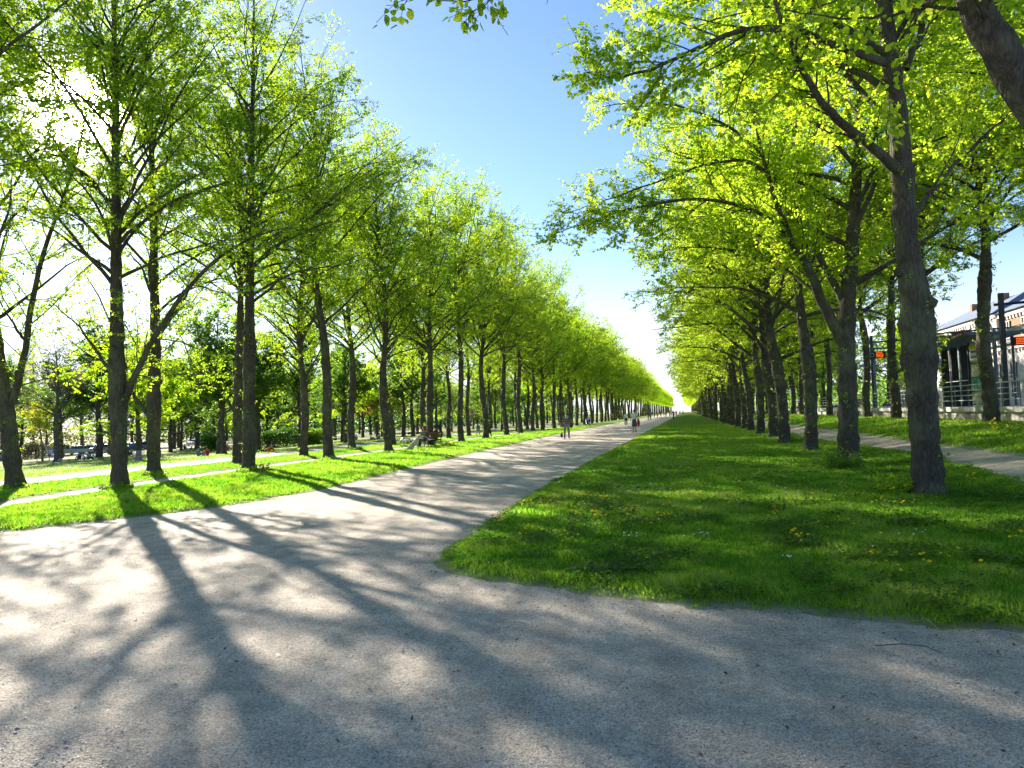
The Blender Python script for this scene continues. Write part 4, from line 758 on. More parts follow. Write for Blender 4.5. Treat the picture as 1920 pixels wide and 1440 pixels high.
# ------------------------------------------------------------------ parked cars
M['tyre'] = mat('tyre', (.02, .02, .02), .8); M['rim'] = mat('rim', (.5, .5, .52), .3, metal=.9); M['glass'] = mat('car_glass', (.03, .04, .05), .05, spec=.8); M['lamp'] = mat('lamp_lens', (.7, .7, .7), .1, spec=.8); M['tail'] = mat('tail_lens', (.35, .01, .01), .2)
def car(loc_, kind, col, label, rz=0, group='cars parked along the park road'):
    t = empty('parked_car', loc_, rz); tag(t, label, 'car', group)
    pm = mat('paint_'+kind, col, .25, spec=.6); L, Wd, Hh = {'hatch': (4.1, 1.75, 1.48), 'saloon': (4.6, 1.8, 1.42), 'van': (4.7, 1.85, 1.95)}[kind]
    l = L/2
    if kind == 'van': lo = [(-l, .35), (l-.05, .35), (l, .75), (l-.15, .95), (l-1.0, 1.12), (-l+.02, 1.12), (-l, .9)]; up = [(-l+.05, 1.1), (l-.95, 1.1), (l-1.75, Hh-.05), (l-2.1, Hh), (-l+.25, Hh), (-l+.1, Hh-.1)]
    elif kind == 'hatch': lo = [(-l, .32), (l-.05, .32), (l, .6), (l-.1, .75), (l-1.05, .95), (-l+.05, 1.0), (-l, .75)]; up = [(-l+.08, .98), (l-1.0, .94), (l-1.8, Hh-.05), (l-2.2, Hh), (-l+.55, Hh-.03), (-l+.3, Hh-.12)]
    else: lo = [(-l, .32), (l-.05, .32), (l, .6), (l-.1, .72), (l-1.2, .9), (-l+.8, .95), (-l+.05, .93), (-l, .7)]; up = [(-l+.65, .93), (l-1.15, .89), (l-2.0, Hh-.04), (l-2.4, Hh), (-l+1.6, Hh-.02), (-l+1.35, Hh-.08)]
    b = MB(); b.prism([(y, z) for y, z in lo], -Wd/2, Wd/2); bd = b.build('body', pm, t, bevel=.07)
    b = MB(); x0 = Wd/2-.12; n = len(up); V = [(-x0+(.12 if z > 1.2 else 0), y, z) for y, z in up]+[(x0-(.12 if z > 1.2 else 0), y, z) for y, z in up]
    b.add(V, [tuple(range(n))[::-1], tuple(range(n, 2*n))]+[(i, (i+1) % n, n+(i+1) % n, n+i) for i in range(n)]); b.build('window', M['glass'], t, bevel=.03)
    b = MB(); top = [(y, z) for y, z in up if z > Hh-.15]; ys = [y for y, _ in top]; b.box((0, (min(ys)+max(ys))/2, Hh+.005), (Wd-.42, max(ys)-min(ys)-.1, .04)); 
    for sx in (-1, 1):
        for y in ([-.1*l, .42*l-.4] if kind != 'van' else [-.45*l, .1*l]): b.box((sx*(x0-.05), y, (Hh+up[0][1])/2), (.03, .07, Hh-up[0][1]-.05), ry=-sx*.2)
    b.build('roof', pm, t, bevel=.02)
    for sy in (-1, 1):
        for sx in (-1, 1):
            w = MB(); w.ring((sx*(Wd/2-.1), sy*(l-.85), .32), .22, .1, 'x', 18, 8); wo_ = w.build('tyre', M['tyre'], t, True)
            w = MB(); w.tube([(sx*(Wd/2-.14), sy*(l-.85), .32), (sx*(Wd/2-.03), sy*(l-.85), .32)], .19, 14); w.build('rim', M['rim'], wo_)
    for sx in (-1, 1):
        b = MB(); b.box((sx*(Wd/2-.28), l-.03, .68), (.36, .1, .14)); b.build('headlight', M['lamp'], t, bevel=.02)
        b = MB(); b.box((sx*(Wd/2-.2), -l+.02, .82), (.22, .08, .22)); b.build('tail_light', M['tail'], t, bevel=.02)
for x, u, k, c, lab, rz in [(8, -99, 'hatch', (.45, .43, .62), 'pale lilac hatchback at the far left edge behind the tree', 0), (112, -104, 'van', (.55, .58, .6), 'silver minivan parked behind the nearly bare tree', 0), (151, -106, 'hatch', (.6, .64, .66), 'silver hatchback parked between the minivan and a dark car', 0), (184, -107, 'saloon', (.06, .05, .09), 'dark saloon parked left of the big tree trunk', .0), (170, -113, 'saloon', (.5, .5, .55), 'grey saloon in the rear line behind the silver hatchback', 0),
                            (203, -106, 'hatch', (.3, .36, .4), 'blue-grey hatchback parked right of the big tree trunk', 0), (246, -107, 'saloon', (.10, .16, .22), 'dark blue saloon seen right of the first linden trunk', 0), (240, -113, 'hatch', (.45, .5, .55), 'pale hatchback in the rear line above the dark blue saloon', 0), (272, -108, 'hatch', (.25, .2, .3), 'plum hatchback with sun glinting on its roof', 0), (366, -106, 'saloon', (.75, .75, .78), 'white saloon parked on its own beyond the meadow', 0), (386, -112, 'hatch', (.2, .35, .5), 'blue hatchback parked behind the white saloon', 0)]:
    p = at_u(u, x); p.z += .1; car(p, k, c, lab, rz)
print('park', time.time()-T0)
# ------------------------------------------------------------------ people
def skin_mesh(name, vs, es, rs, m, sub=1):
    me = bpy.data.meshes.new('tmp'); me.from_pydata([tuple(v) for v in vs], es, []); o = bpy.data.objects.new('tmp', me); COL.objects.link(o)
    md = o.modifiers.new('s', 'SKIN'); md.use_smooth_shade = True
    if not me.skin_vertices: me.skin_vertices.new() if hasattr(me.skin_vertices, 'new') else None
    for i, q in enumerate(rs):
        rr = q if hasattr(q, '__len__') else (q, q); me.skin_vertices[0].data[i].radius = rr
    me.skin_vertices[0].data[0].use_root = True
    sb = o.modifiers.new('u', 'SUBSURF'); sb.levels = sub; sb.render_levels = sub
    dg = bpy.context.evaluated_depsgraph_get(); ev = o.evaluated_get(dg); out = bpy.data.meshes.new_from_object(ev); out.name = name
    bpy.data.objects.remove(o); bpy.data.meshes.remove(me); out.materials.clear(); out.materials.append(m); return out
def pose(kind, ph=1.0):
    """joints of a 1.75 m figure facing +y"""
    J = dict(pel=(0, 0, .95), spi=(0, .0, 1.12), che=(0, 0, 1.32), nek=(0, .01, 1.49), hd0=(0, .03, 1.57), hd1=(0, .03, 1.66), hd2=(0, .02, 1.73))
    for s, n in ((-1, 'l'), (1, 'r')):
        w = s*ph
        J['sh'+n] = (s*.185, 0, 1.42); J['el'+n] = (s*.25, -.08*w-.02, 1.15); J['wr'+n] = (s*.25, -.02+.14*-w*-1*0-.12*w+.1, .90)
        J['hi'+n] = (s*.09, 0, .90); J['kn'+n] = (s*.10, .16*w+.05, .50); J['an'+n] = (s*.10, .24*w-(.12 if w < 0 else 0), .09+(.06 if w < 0 else 0)); J['to'+n] = (s*.11, .24*w+.16-(.12 if w < 0 else 0), .035)
    if kind == 'stand':
        for s, n in ((-1, 'l'), (1, 'r')): J['kn'+n] = (s*.09, .02, .5); J['an'+n] = (s*.09, 0, .08); J['to'+n] = (s*.12, .15, .035); J['el'+n] = (s*.26, -.03, 1.14); J['wr'+n] = (s*.26, .06, .89)
    if kind == 'push':
        for s, n in ((-1, 'l'), (1, 'r')): J['el'+n] = (s*.24, .1, 1.16); J['wr'+n] = (s*.2, .36, 1.05)
    if kind == 'sit':      # on a bench, seat .45
        J.update(pel=(0, 0, .53), spi=(0, -.03, .70), che=(0, -.04, .90), nek=(0, .0, 1.07), hd0=(0, .03, 1.15), hd1=(0, .04, 1.24), hd2=(0, .03, 1.31))
        for s, n in ((-1, 'l'), (1, 'r')): J['sh'+n] = (s*.18, -.03, 1.0); J['el'+n] = (s*.24, .08, .77); J['wr'+n] = (s*.12, .28, .70); J['hi'+n] = (s*.09, .02, .50); J['kn'+n] = (s*.11, .44, .52); J['an'+n] = (s*.11, .46, .09); J['to'+n] = (s*.12, .61, .035)
    if kind == 'ground':   # seated on the grass with knees up
        J.update(pel=(0, 0, .11), spi=(0, -.04, .28), che=(0, -.03, .48), nek=(0, .03, .64), hd0=(0, .07, .72), hd1=(0, .08, .81), hd2=(0, .07, .88))
        for s, n in ((-1, 'l'), (1, 'r')): J['sh'+n] = (s*.18, 0, .57); J['el'+n] = (s*.24, .14, .38); J['wr'+n] = (s*.14, .34, .40); J['hi'+n] = (s*.10, .04, .12); J['kn'+n] = (s*.16, .40, .42); J['an'+n] = (s*.12, .62, .07); J['to'+n] = (s*.13, .77, .035)
    if kind == 'lie':      # lying propped on elbows, legs out
        J.update(pel=(0, 0, .12), spi=(0, -.17, .15), che=(0, -.36, .24), nek=(0, -.50, .34), hd0=(0, -.55, .42), hd1=(0, -.57, .50), hd2=(0, -.58, .57))
        for s, n in ((-1, 'l'), (1, 'r')): J['sh'+n] = (s*.18, -.44, .28); J['el'+n] = (s*.26, -.48, .05); J['wr'+n] = (s*.24, -.22, .05); J['hi'+n] = (s*.09, .06, .12); J['kn'+n] = (s*.11, .48, .13); J['an'+n] = (s*.11, .88, .07); J['to'+n] = (s*.14, .93, .17)
    if kind == 'stoop':
        J.update(spi=(0, .04, 1.08), che=(0, .13, 1.24), nek=(0, .22, 1.37), hd0=(0, .28, 1.42), hd1=(0, .30, 1.50), hd2=(0, .29, 1.57))
        for s, n in ((-1, 'l'), (1, 'r')): J['sh'+n] = (s*.18, .16, 1.31); J['el'+n] = (s*.27, .12, 1.05); J['wr'+n] = (s*.29, .2, .82)
    return {k: Vector(v) for k, v in J.items()}
SKIN = mat('skin', (.55, .36, .26), .6); CM = {}
def cm(c, r_=.85):
    k = tuple(round(x, 2) for x in c)
    if k not in CM: CM[k] = mat('cloth', c, r_, var=.15, scale=12)
    return CM[k]
def tubes_from(J, chains):
    vs, rs, es, idx = [], [], [], {}
    for ch in chains:
        prev = None
        for k, rr in ch:
            if isinstance(k, str) and k in idx: i = idx[k]
            else:
                i = len(vs); vs.append(J[k] if isinstance(k, str) else k); rs.append(rr)
                if isinstance(k, str): idx[k] = i
            if prev is not None and prev != i: es.append((prev, i))
            prev = i
    return vs, es, rs
BM = {}
def person(loc_, rz, kind='walk', ph=1.0, h=1.72, top=(.5, .5, .5), legs=(.05, .05, .08), hair=(.06, .04, .03), shoes=(.05, .05, .05), label='', sleeves=True, skirt=False, cap=None, long_hair=False, striped=None, group=None, bare=False):
    t = empty('person', loc_, rz); k = h/1.75; t.scale = (k, k, k); tag(t, label, 'person', group); J = pose(kind, ph)
    def get(nm, ch, m, sub=1):
        key = (nm, kind, ph, sleeves, skirt)
        if key not in BM:
            vs, es, rs = tubes_from(J, ch); BM[key] = skin_mesh(nm, vs, es, rs, m, sub)
        me = BM[key]
        if me.materials[0] is not m: me = me.copy(); me.materials[0] = m
        return link(nm, me, t)
    ch = [[('pel', (.13, .10)), ('spi', (.12, .085)), ('che', (.14, .09)), ('nek', .05), ('hd0', (.058, .066)), ('hd1', (.072, .088)), ('hd2', (.055, .065))]]
    for n in 'lr':
        ch.append([('che', .1), ('sh'+n, .055), ('el'+n, .04), ('wr'+n, .027)])
        a, w = J['el'+n], J['wr'+n]; d = (w-a).normalized(); sd = d.cross(Vector((1, 0, 0))).normalized(); pm = w+d*.06
        ch.append([('wr'+n, .027), (pm, (.034, .016))])
        J['pm'+n] = pm; ch[-1] = [('wr'+n, .027), ('pm'+n, (.034, .016))]
        for q in range(4): ch.append([('pm'+n, .03), (pm+sd*(.022*(q-1.5))+d*.05, .009), (pm+sd*(.024*(q-1.5))+d*(.085-.008*abs(q-1.3))+Vector((0, 0, -.006)), .007)])
        ch.append([('wr'+n, .027), (w+sd*.035+d*.04, .010), (w+sd*.045+d*.075, .008)])
        ch.append([('pel', .12), ('hi'+n, .088), ('kn'+n, .058), ('an'+n, .036), ('to'+n, .03)])
    get('body', ch, SKIN)
    c2 = [[('pel', (.155, .12)), ('spi', (.145, .11)), ('che', (.165, .115)), ('nek', .062)]]
    for n in 'lr':
        e = J['sh'+n].lerp(J['el'+n], .6)
        c2.append([('che', .12), ('sh'+n, .075), ('el'+n, .055), ('wr'+n, .04)] if sleeves else [('che', .12), ('sh'+n, .075), (e, .058)])
    s_ = get('shirt', c2, striped or cm(top))
    if skirt:
        b = MB(); kz = J['kn'+'l'].z-.02; b.tube([J['pel']+Vector((0, 0, .1)), J['pel'], (0, .03, kz+.15), (0, .04, kz)], [.14, .17, .2, .22], 14); b.build('skirt', cm(legs), t, True)
    else:
        c3 = [[('spi', (.13, .1)), ('pel', (.15, .118))]]
        for n in 'lr': c3.append([('pel', .12), ('hi'+n, .105), ('kn'+n, .075), ('an'+n, .055)])
        get('trousers', c3, cm(legs))
    for n in 'lr':
        a, b_ = J['an'+n], J['to'+n]; d = (b_-a); b = MB(); b.tube([a-d*.25+Vector((0, 0, -.02)), a+d*.4+Vector((0, 0, -.015)), b_], [.05, .052, .036], 8); b.build('shoe', cm(shoes), t, True)
    b = MB(); hd = J['hd1']; b.ball(hd+Vector((0, -.018, .03)), (.088, .1, .095), 12, 8)
    if long_hair: b.ball(hd+Vector((0, -.06, -.1)), (.085, .05, .17), 10, 7)
    b.build('hair', cm(hair), t, True)
    b = MB(); b.tube([hd+Vector((0, .085, .005)), hd+Vector((0, .108, -.012)), hd+Vector((0, .09, -.02))], [.008, .014, .01], 6)
    for s in (-1, 1): b.ball(hd+Vector((s*.082, 0, 0)), (.012, .022, .032), 6, 5)
    b.build('face', SKIN, t, True)
    if cap: b = MB(); b.ball(hd+Vector((0, -.01, .055)), (.096, .11, .07), 12, 7); b.box(hd+Vector((0, .12, .045)), (.13, .1, .015)); b.build('cap', cm(cap), t, True)
    return t
def stripe_mat():
    m = bpy.data.materials.new('striped_knit'); m.use_nodes = True; t = m.node_tree; b = t.nodes['Principled BSDF']; tc = N(t, 'ShaderNodeTexCoord'); w = N(t, 'ShaderNodeTexWave', i_Scale=2.6, bands_direction='Z'); t.links.new(tc.outputs['Object'], w.inputs['Vector'])
    r = N(t, 'ShaderNodeValToRGB'); r.color_ramp.elements[0].color = (.07, .05, .055, 1); r.color_ramp.elements[0].position = .5; r.color_ramp.elements[1].color = (.25, .19, .17, 1); r.color_ramp.elements[1].position = .62; Lk(t, w, r); t.links.new(r.outputs[0], b.inputs['Base Color']); b.inputs['Roughness'].default_value = .9; return m
def hh(px, p, base=None):             # real height of something px pixels tall standing at p
    return px*(p-Vector((0, 0, CH))).dot(fwd)/F_
p = gp(1063, 822); om = person(p, .05, 'stoop', 1, 1.75*hh(43, p)/1.62, legs=(.20, .19, .17), hair=(.45, .43, .4), cap=(.55, .52, .45), striped=stripe_mat(), label='stooped old person in cap and striped brown jumper walking away with a stick')
om.scale.x *= 1.22; om.scale.y *= 1.15
b = MB(); b.tube([p+Vector((-.36, .22, .82)), p+Vector((-.40, .28, .02))], .012, 6); b.ball(p+Vector((-.42, .26, .22)), (.10, .08, .17)); tag(b.build('shopping_bag', cm((.04, .04, .05))), 'dark bag hanging by its long strap beside the old person', 'bag')
b = MB(); b.ball(p+Vector((.33, .15, .95)), (.14, .1, .2)); b.tube([p+Vector((.28, .15, 1.1)), p+Vector((.2, .1, 1.4))], .015, 5); tag(b.build('shoulder_bag', cm((.05, .035, .05))), 'dark shoulder bag at the right hip of the old person', 'bag')
p = gp(1190, 811); person(p, -.1, 'stand', 1, hh(42, p), top=(.72, .72, .74), legs=(.10, .10, .13), hair=(.03, .025, .02), skirt=True, sleeves=False, label='person in white top and dark knee-length skirt walking away with a red bag')
b = MB(); b.ball(p+Vector((.36, -.02, .85)), (.12, .2, .34)); b.tube([p+Vector((.3, 0, 1.15)), p+Vector((.2, 0, 1.5))], .014, 5); tag(b.build('red_bag', cm((.35, .03, .03))), 'large red bag hanging from the shoulder of the person in the skirt', 'bag')
p = gp(1174, 799); person(p, .1, 'walk', -1, hh(26, p), top=(.75, .76, .78), legs=(.02, .02, .025), hair=(.02, .02, .02), label='person in loose white shirt and black trousers walking ahead of the skirt wearer')
p = gp(1105, 799); person(p, .2, 'push', 1, hh(20, p)*1.0, top=(.5, .56, .65), legs=(.06, .12, .25), label='person in pale top and jeans pushing a dark pram on the verge')
t = empty('pram', p+Vector((-.35, .75, 0)), .3); tag(t, 'dark pram pushed along the left verge', 'pram')
b = MB(); b.ball((0, 0, .75), (.25, .42, .28)); b.build('hood', cm((.03, .03, .035)), t, True)
b = MB(); b.bar((-.2, -.6, 1.05), (-.2, .35, .3), .015); b.bar((.2, -.6, 1.05), (.2, .35, .3), .015); b.bar((-.2, -.6, 1.05), (.2, -.6, 1.05), .02); b.bar((-.2, -.35, .3), (-.2, .3, .75), .015); b.bar((.2, -.35, .3), (.2, .3, .75), .015); b.build('frame', M['rim'], t)
for sx in (-1, 1):
    for sy in (-1, 1): b = MB(); b.ring((sx*.25, sy*.35, .14), .12, .02); b.build('wheel', M['tyre'], t, True)
for x, y, px, tp, lg, hr, lab, rz, ph in [(822, 815, 23, (.05, .06, .04), (.25, .24, .2), (.3, .22, .12), 'person in dark green top on the asphalt path left of a trunk', -.3, 1), (840, 817, 23, (.02, .025, .05), (.16, .25, .42), (.05, .04, .03), 'person in dark top and blue jeans on the asphalt path', .1, -1), (917, 820, 29, (.06, .09, .10), (.015, .015, .018), (.1, .07, .05), 'person in dark jacket walking on the footpath between the rows', 2.9, 1), (897, 819, 24, (.06, .2, .2), (.25, .25, .25), (.4, .3, .2), 'person in teal shirt half hidden behind a linden trunk', 3.0, 1)]:
    p = gp(x, y); person(p, rz, 'walk', ph, min(1.9, hh(px, p)*1.05), top=tp, legs=lg, hair=hr, label=lab)
# bench, its sitters, the dog and the bicycle by the fifth linden
M['slat'] = mat('bench_wood', (.16, .1, .06), .7, var=.2); M['iron'] = mat('iron', (.03, .03, .035), .5, metal=.6)
bp = gp(806, 838); t = empty('park_bench', bp, rad(68)); tag(t, 'dark wooden bench behind the fifth left linden', 'bench')
b = MB(); [b.box((0, y, .45), (1.8, .1, .035)) for y in (-.2, -.07, .06, .19)]; b.build('seat', M['slat'], t)
b = MB(); [b.box((0, -.27-.04*i, .6+.13*i), (1.8, .03, .1), rx=-.2) for i in range(3)]; b.build('backrest', M['slat'], t)
for s in (-1, 1): b = MB(); b.bar((s*.75, .2, 0), (s*.75, .2, .43), .025); b.bar((s*.75, -.2, 0), (s*.75, -.36, .95), .025); b.bar((s*.75, .2, .41), (s*.75, -.24, .41), .02); b.build('leg', M['iron'], t)
Rb = Matrix.Rotation(rad(68), 3, 'Z')
person(bp+Rb@Vector((-.5, -.02, -.04)), rad(68), 'sit', 1, 1.7, top=(.32, .24, .2), legs=(.02, .02, .025), hair=(.28, .09, .03), long_hair=True, label='person with long auburn hair sitting on the bench behind the fifth linden')
person(bp+Rb@Vector((.55, -.02, -.04)), rad(80), 'sit', 1, 1.72, top=(.03, .03, .045), legs=(.02, .02, .03), hair=(.04, .03, .02), label='person in black sitting on the bench stroking the dog')
def dog(loc_, rz):
    t = empty('dog', loc_, rz); tag(t, 'cream-coloured dog sitting and looking up at the bench', 'dog')
    J = {'rump': (0, -.28, .2), 'back': (0, -.12, .36), 'ches': (0, .1, .5), 'neck': (0, .17, .66), 'head': (0, .22, .78), 'muz': (0, .34, .82), 'mz2': (0, .40, .83)}
    ch = [[('rump', .14), ('back', .14), ('ches', .13), ('neck', .085), ('head', .08), ('muz', .045), ('mz2', .03)], [('rump', .14), ((0, -.46, .1), .035), ((0, -.66, .05), .03)]]
    for s in (-1, 1):
        ch.append([('ches', .1), ((s*.09, .14, .38), .055), ((s*.09, .17, .2), .036), ((s*.09, .17, .06), .03), ((s*.09, .22, .025), .028)])
        ch.append([('rump', .1), ((s*.14, -.1, .22), .08), ((s*.15, -.2, .06), .04), ((s*.15, -.02, .03), .033)])
        ch.append([('head', .08), ((s*.07, .18, .83), .03), ((s*.1, .17, .75), .02)])
    J = {k: Vector(v) for k, v in J.items()}; vs, es, rs = tubes_from(J, ch); link('body', skin_mesh('body', vs, es, rs, mat('dog_fur', (.62, .52, .38), .95, var=.15, scale=20)), t)
    b = MB(); b.ball((0, .43, .84), .018, 8, 6); b.build('nose', M['tyre'], t, True)
    b = MB(); b.ring((0, .16, .62), .10, .012, 'z'); b.build('collar', cm((.02, .02, .02)), t, True)
p = gp(778, 846); dog(p, rad(-62))
def bicycle(loc_, rz, label):
    t = empty('bicycle', loc_, rz); tag(t, label, 'bicycle'); fm_ = mat('bike_paint', (.12, .14, .14), .35, metal=.4)
    for y in (-.52, .52):
        b = MB(); b.ring((0, y, .34), .32, .02, 'x', 30, 6); w = b.build('wheel', M['tyre'], t, True)
        b = MB(); [b.bar((0, y, .34), (0, y+.31*math.cos(a), .34+.31*math.sin(a)), .0025, n=4) for a in np.arange(0, 6.28, .39)]; b.build('spokes', M['rim'], w)
        b = MB(); n = 12; b.tube([(0, y+.37*math.cos(a), .34+.37*math.sin(a)) for a in np.linspace(.3, 2.9, n)], .012, 5); b.build('mudguard', M['rim'], t)
    b = MB(); bb, st, hd, hs_ = (0, -.05, .3), (0, -.22, .85), (0, .34, .88), (0, .37, .7)
    for a, c in ((bb, st), (bb, hs_), (st, hd), ((0, -.52, .34), bb), ((0, -.52, .34), (0, -.2, .72)), (hd, (0, .52, .34)), (hd, (0, .3, 1.02))): b.bar(a, c, .016)
    b.build('frame', fm_, t)
    b = MB(); b.tube([(0, -.38, .93), (0, -.25, .94), (0, -.08, .92)], [.09, .06, .025], 8); b.build('saddle', cm((.02, .02, .02)), t, True)
    b = MB(); b.tube([(-.28, .14, 1.03), (-.2, .28, 1.05), (0, .32, 1.03), (.2, .28, 1.05), (.28, .14, 1.03)], .013, 6); b.build('handlebar', M['rim'], t, True)
    b = MB(); b.box((0, -.55, .74), (.14, .4, .02)); b.box((0, .5, .88), (.3, .24, .22)); b.build('carrier', fm_, t)
bicycle(gp(778, 842), rad(-78), 'dark city bicycle leaning near the bench behind the dog')
# far crowd on the path
for i, (x, y, px, tp, lg, lab) in enumerate([(1216, 788, 18, (.10, .10, .09), (.2, .2, .16), 'person in dark jacket at the left border of the far path'), (1220, 787, 18, (.25, .27, .28), (.06, .06, .06), 'person in grey beside the dark-jacketed walker'), (1227, 783, 13, (.4, .38, .45), (.05, .05, .05), 'distant person in lilac top on the path'), (1233, 784, 10, (.6, .1, .06), (.1, .05, .05), 'small distant child in red'), (1239, 783, 14, (.65, .08, .12), (.5, .5, .5), 'distant person in crimson jacket'), (1249, 783, 13, (.7, .18, .06), (.08, .08, .1), 'distant person in orange-red top'), (1256, 782, 13, (.05, .05, .06), (.05, .05, .06), 'distant person all in black'), (1263, 786, 17, (.12, .03, .05), (.03, .03, .05), 'distant person in maroon striding across the middle of the path'), (1268, 781, 12, (.3, .06, .08), (.1, .1, .2), 'distant person in dark red beyond the maroon walker'), (1275, 779, 9, (.2, .25, .4), (.1, .1, .1), 'tiny distant figure in blue'), (1281, 778, 8, (.5, .5, .55), (.1, .1, .1), 'tiny distant figure in pale grey'), (1245, 781, 10, (.3, .3, .2), (.1, .1, .1), 'tiny distant figure in olive'), (1259, 780, 9, (.6, .6, .6), (.2, .2, .2), 'tiny distant figure in white')]):
    p = gp(x, y); person(p, .3*math.sin(i*2.1), 'walk', 1 if i % 2 else -1, min(1.85, max(1.1, hh(px, p))), top=tp, legs=lg, label=lab, group='walkers far down the gravel path')
# picnickers on the meadow
for x, y, kd, rz, tp, lg, lab in [(110, 866, 'lie', 1.2, (.5, .5, .55), (.05, .06, .1), 'person lying on a blanket near the nearly bare tree'), (150, 862, 'ground', 1.4, (.04, .04, .05), (.05, .05, .06), 'person in black seated left in the picnic group under the dark tree'), (156, 863, 'ground', -.6, (.7, .72, .75), (.1, .1, .15), 'person in white seated bent over in the picnic group'), (166, 860, 'ground', .5, (.2, .3, .34), (.04, .04, .05), 'person in blue-grey seated upright in the picnic group'), (175, 862, 'ground', 2.6, (.72, .74, .75), (.05, .05, .06), 'person in white seated right in the picnic group'),
                                  (241, 855, 'ground', -.7, (.03, .04, .04), (.05, .05, .05), 'person in dark clothes seated on the meadow behind the shopping trolley'), (247, 853, 'ground', 1.3, (.25, .27, .26), (.04, .04, .05), 'person in grey seated next to the dark one behind the trolley'), (278, 856, 'ground', -1.2, (.8, .65, .02), (.1, .1, .1), 'person in bright yellow jacket half behind a linden trunk'), (371, 857, 'ground', -1.2, (.16, .22, .32), (.2, .22, .3), 'person in blue-grey seated on the meadow facing the one in red'), (389, 856, 'ground', 1.2, (.5, .03, .04), (.3, .3, .32), 'person in red seated on the meadow'), (346, 843, 'ground', .3, (.03, .03, .03), (.05, .05, .05), 'person in black seated far off beside the tree trunks'), (355, 843, 'lie', 1.3, (.2, .2, .2), (.4, .38, .3), 'person lying on the grass beside the far seated one in black'),
                                  (427, 846, 'ground', .8, (.55, .12, .12), (.05, .05, .05), 'person in dusty red seated behind the grey-trunked tree'), (497, 849, 'lie', 1.4, (.75, .14, .04), (.05, .05, .05), 'person in orange-red lying by the hedge'), (668, 825, 'ground', .4, (.25, .35, .55), (.1, .1, .1), 'person in blue seated far off under the copper trees'), (695, 825, 'ground', -1, (.65, .65, .7), (.1, .1, .1), 'person in white seated far off right of a copper trunk'), (706, 824, 'lie', 1.2, (.1, .1, .15), (.5, .5, .5), 'person in navy lying far off on the meadow'), (712, 822, 'ground', 1, (.6, .6, .62), (.05, .05, .05), 'person in pale top seated far off beside the one lying down')]:
    p = gp(x, y); person(p, rz, kd, 1, 1.75, top=tp, legs=lg, label=lab, group='people resting on the park meadow')
def blanket(x, y, w, d, rz, c, lab):
    p = gp(x, y); n = 10; V = [Vector((w*(i/n-.5), d*(j/n-.5), .03+.02*math.sin(i*1.7)*math.cos(j*2.1))) for i in range(n+1) for j in range(n+1)]
    me = bpy.data.meshes.new('blanket'); me.from_pydata([tuple(v) for v in V], [], [(i*(n+1)+j, (i+1)*(n+1)+j, (i+1)*(n+1)+j+1, i*(n+1)+j+1) for i in range(n) for j in range(n)]); me.materials.append(cm(c)); o = link('picnic_blanket', me); o.location = p; o.rotation_euler = (0, 0, rz); m = o.modifiers.new('s', 'SOLIDIFY'); m.thickness = .02; tag(o, lab, 'blanket')
blanket(114, 868, 2.6, 1.8, .5, (.6, .58, .5), 'pale blanket under the person lying near the bare tree')
blanket(163, 863, 3.2, 2, .4, (.12, .16, .25), 'dark blue blanket under the picnic group')
blanket(380, 858, 1.6, 1.2, .4, (.6, .6, .58), 'pale blanket between the blue and the red sitter')
def trolley(loc_, rz):
    t = empty('shopping_trolley', loc_, rz); tag(t, 'empty wire shopping trolley left standing on the meadow', 'trolley'); m = mat('trolley_wire', (.62, .62, .64), .3, metal=.7)
    b = MB()
    for z, w, y0, y1 in ((.95, .27, -.45, .45), (.78, .25, -.42, .42), (.62, .22, -.38, .38), (.5, .2, -.35, .35)):
        for a, c in (((-w, y0, z), (-w, y1, z)), ((w, y0, z), (w, y1, z)), ((-w, y0, z), (w, y0, z)), ((-w, y1, z), (w, y1, z))): b.bar(a, c, .012, n=4)
    for q in np.linspace(-1, 1, 9):
        for s in (-1, 1): b.bar((s*.27, .45*q, .95), (s*.2, .35*q, .5), .006, n=4)
        b.bar((.27*q, .45, .95), (.2*q, .35, .5), .006, n=4); b.bar((.27*q, -.45, .95), (.2*q, -.35, .5), .006, n=4); b.bar((.2*q, -.35, .5), (.2*q, .35, .5), .006, n=4)
    b.build('basket', m, t)
    b = MB(); [b.bar((s*.2, -.3, .5), (s*.25, .38, .13), .016) for s in (-1, 1)]; [b.bar((s*.2, .2, .5), (s*.25, -.42, .13), .016) for s in (-1, 1)]; [b.bar((s*.25, -.42, .15), (s*.25, .38, .15), .014) for s in (-1, 1)]; b.build('frame', m, t)
    b = MB(); b.bar((-.28, -.56, 1.02), (.28, -.56, 1.02), .02); [b.bar((s*.27, -.45, .95), (s*.27, -.56, 1.02), .014) for s in (-1, 1)]; b.build('handle', cm((.45, .4, .1)), t)
    for sx in (-1, 1):
        for sy in (-.42, .38): b = MB(); b.ring((sx*.25, sy, .065), .05, .016); b.build('wheel', M['tyre'], t, True)
trolley(gp(260, 867), rad(-75))

print('people', time.time()-T0)
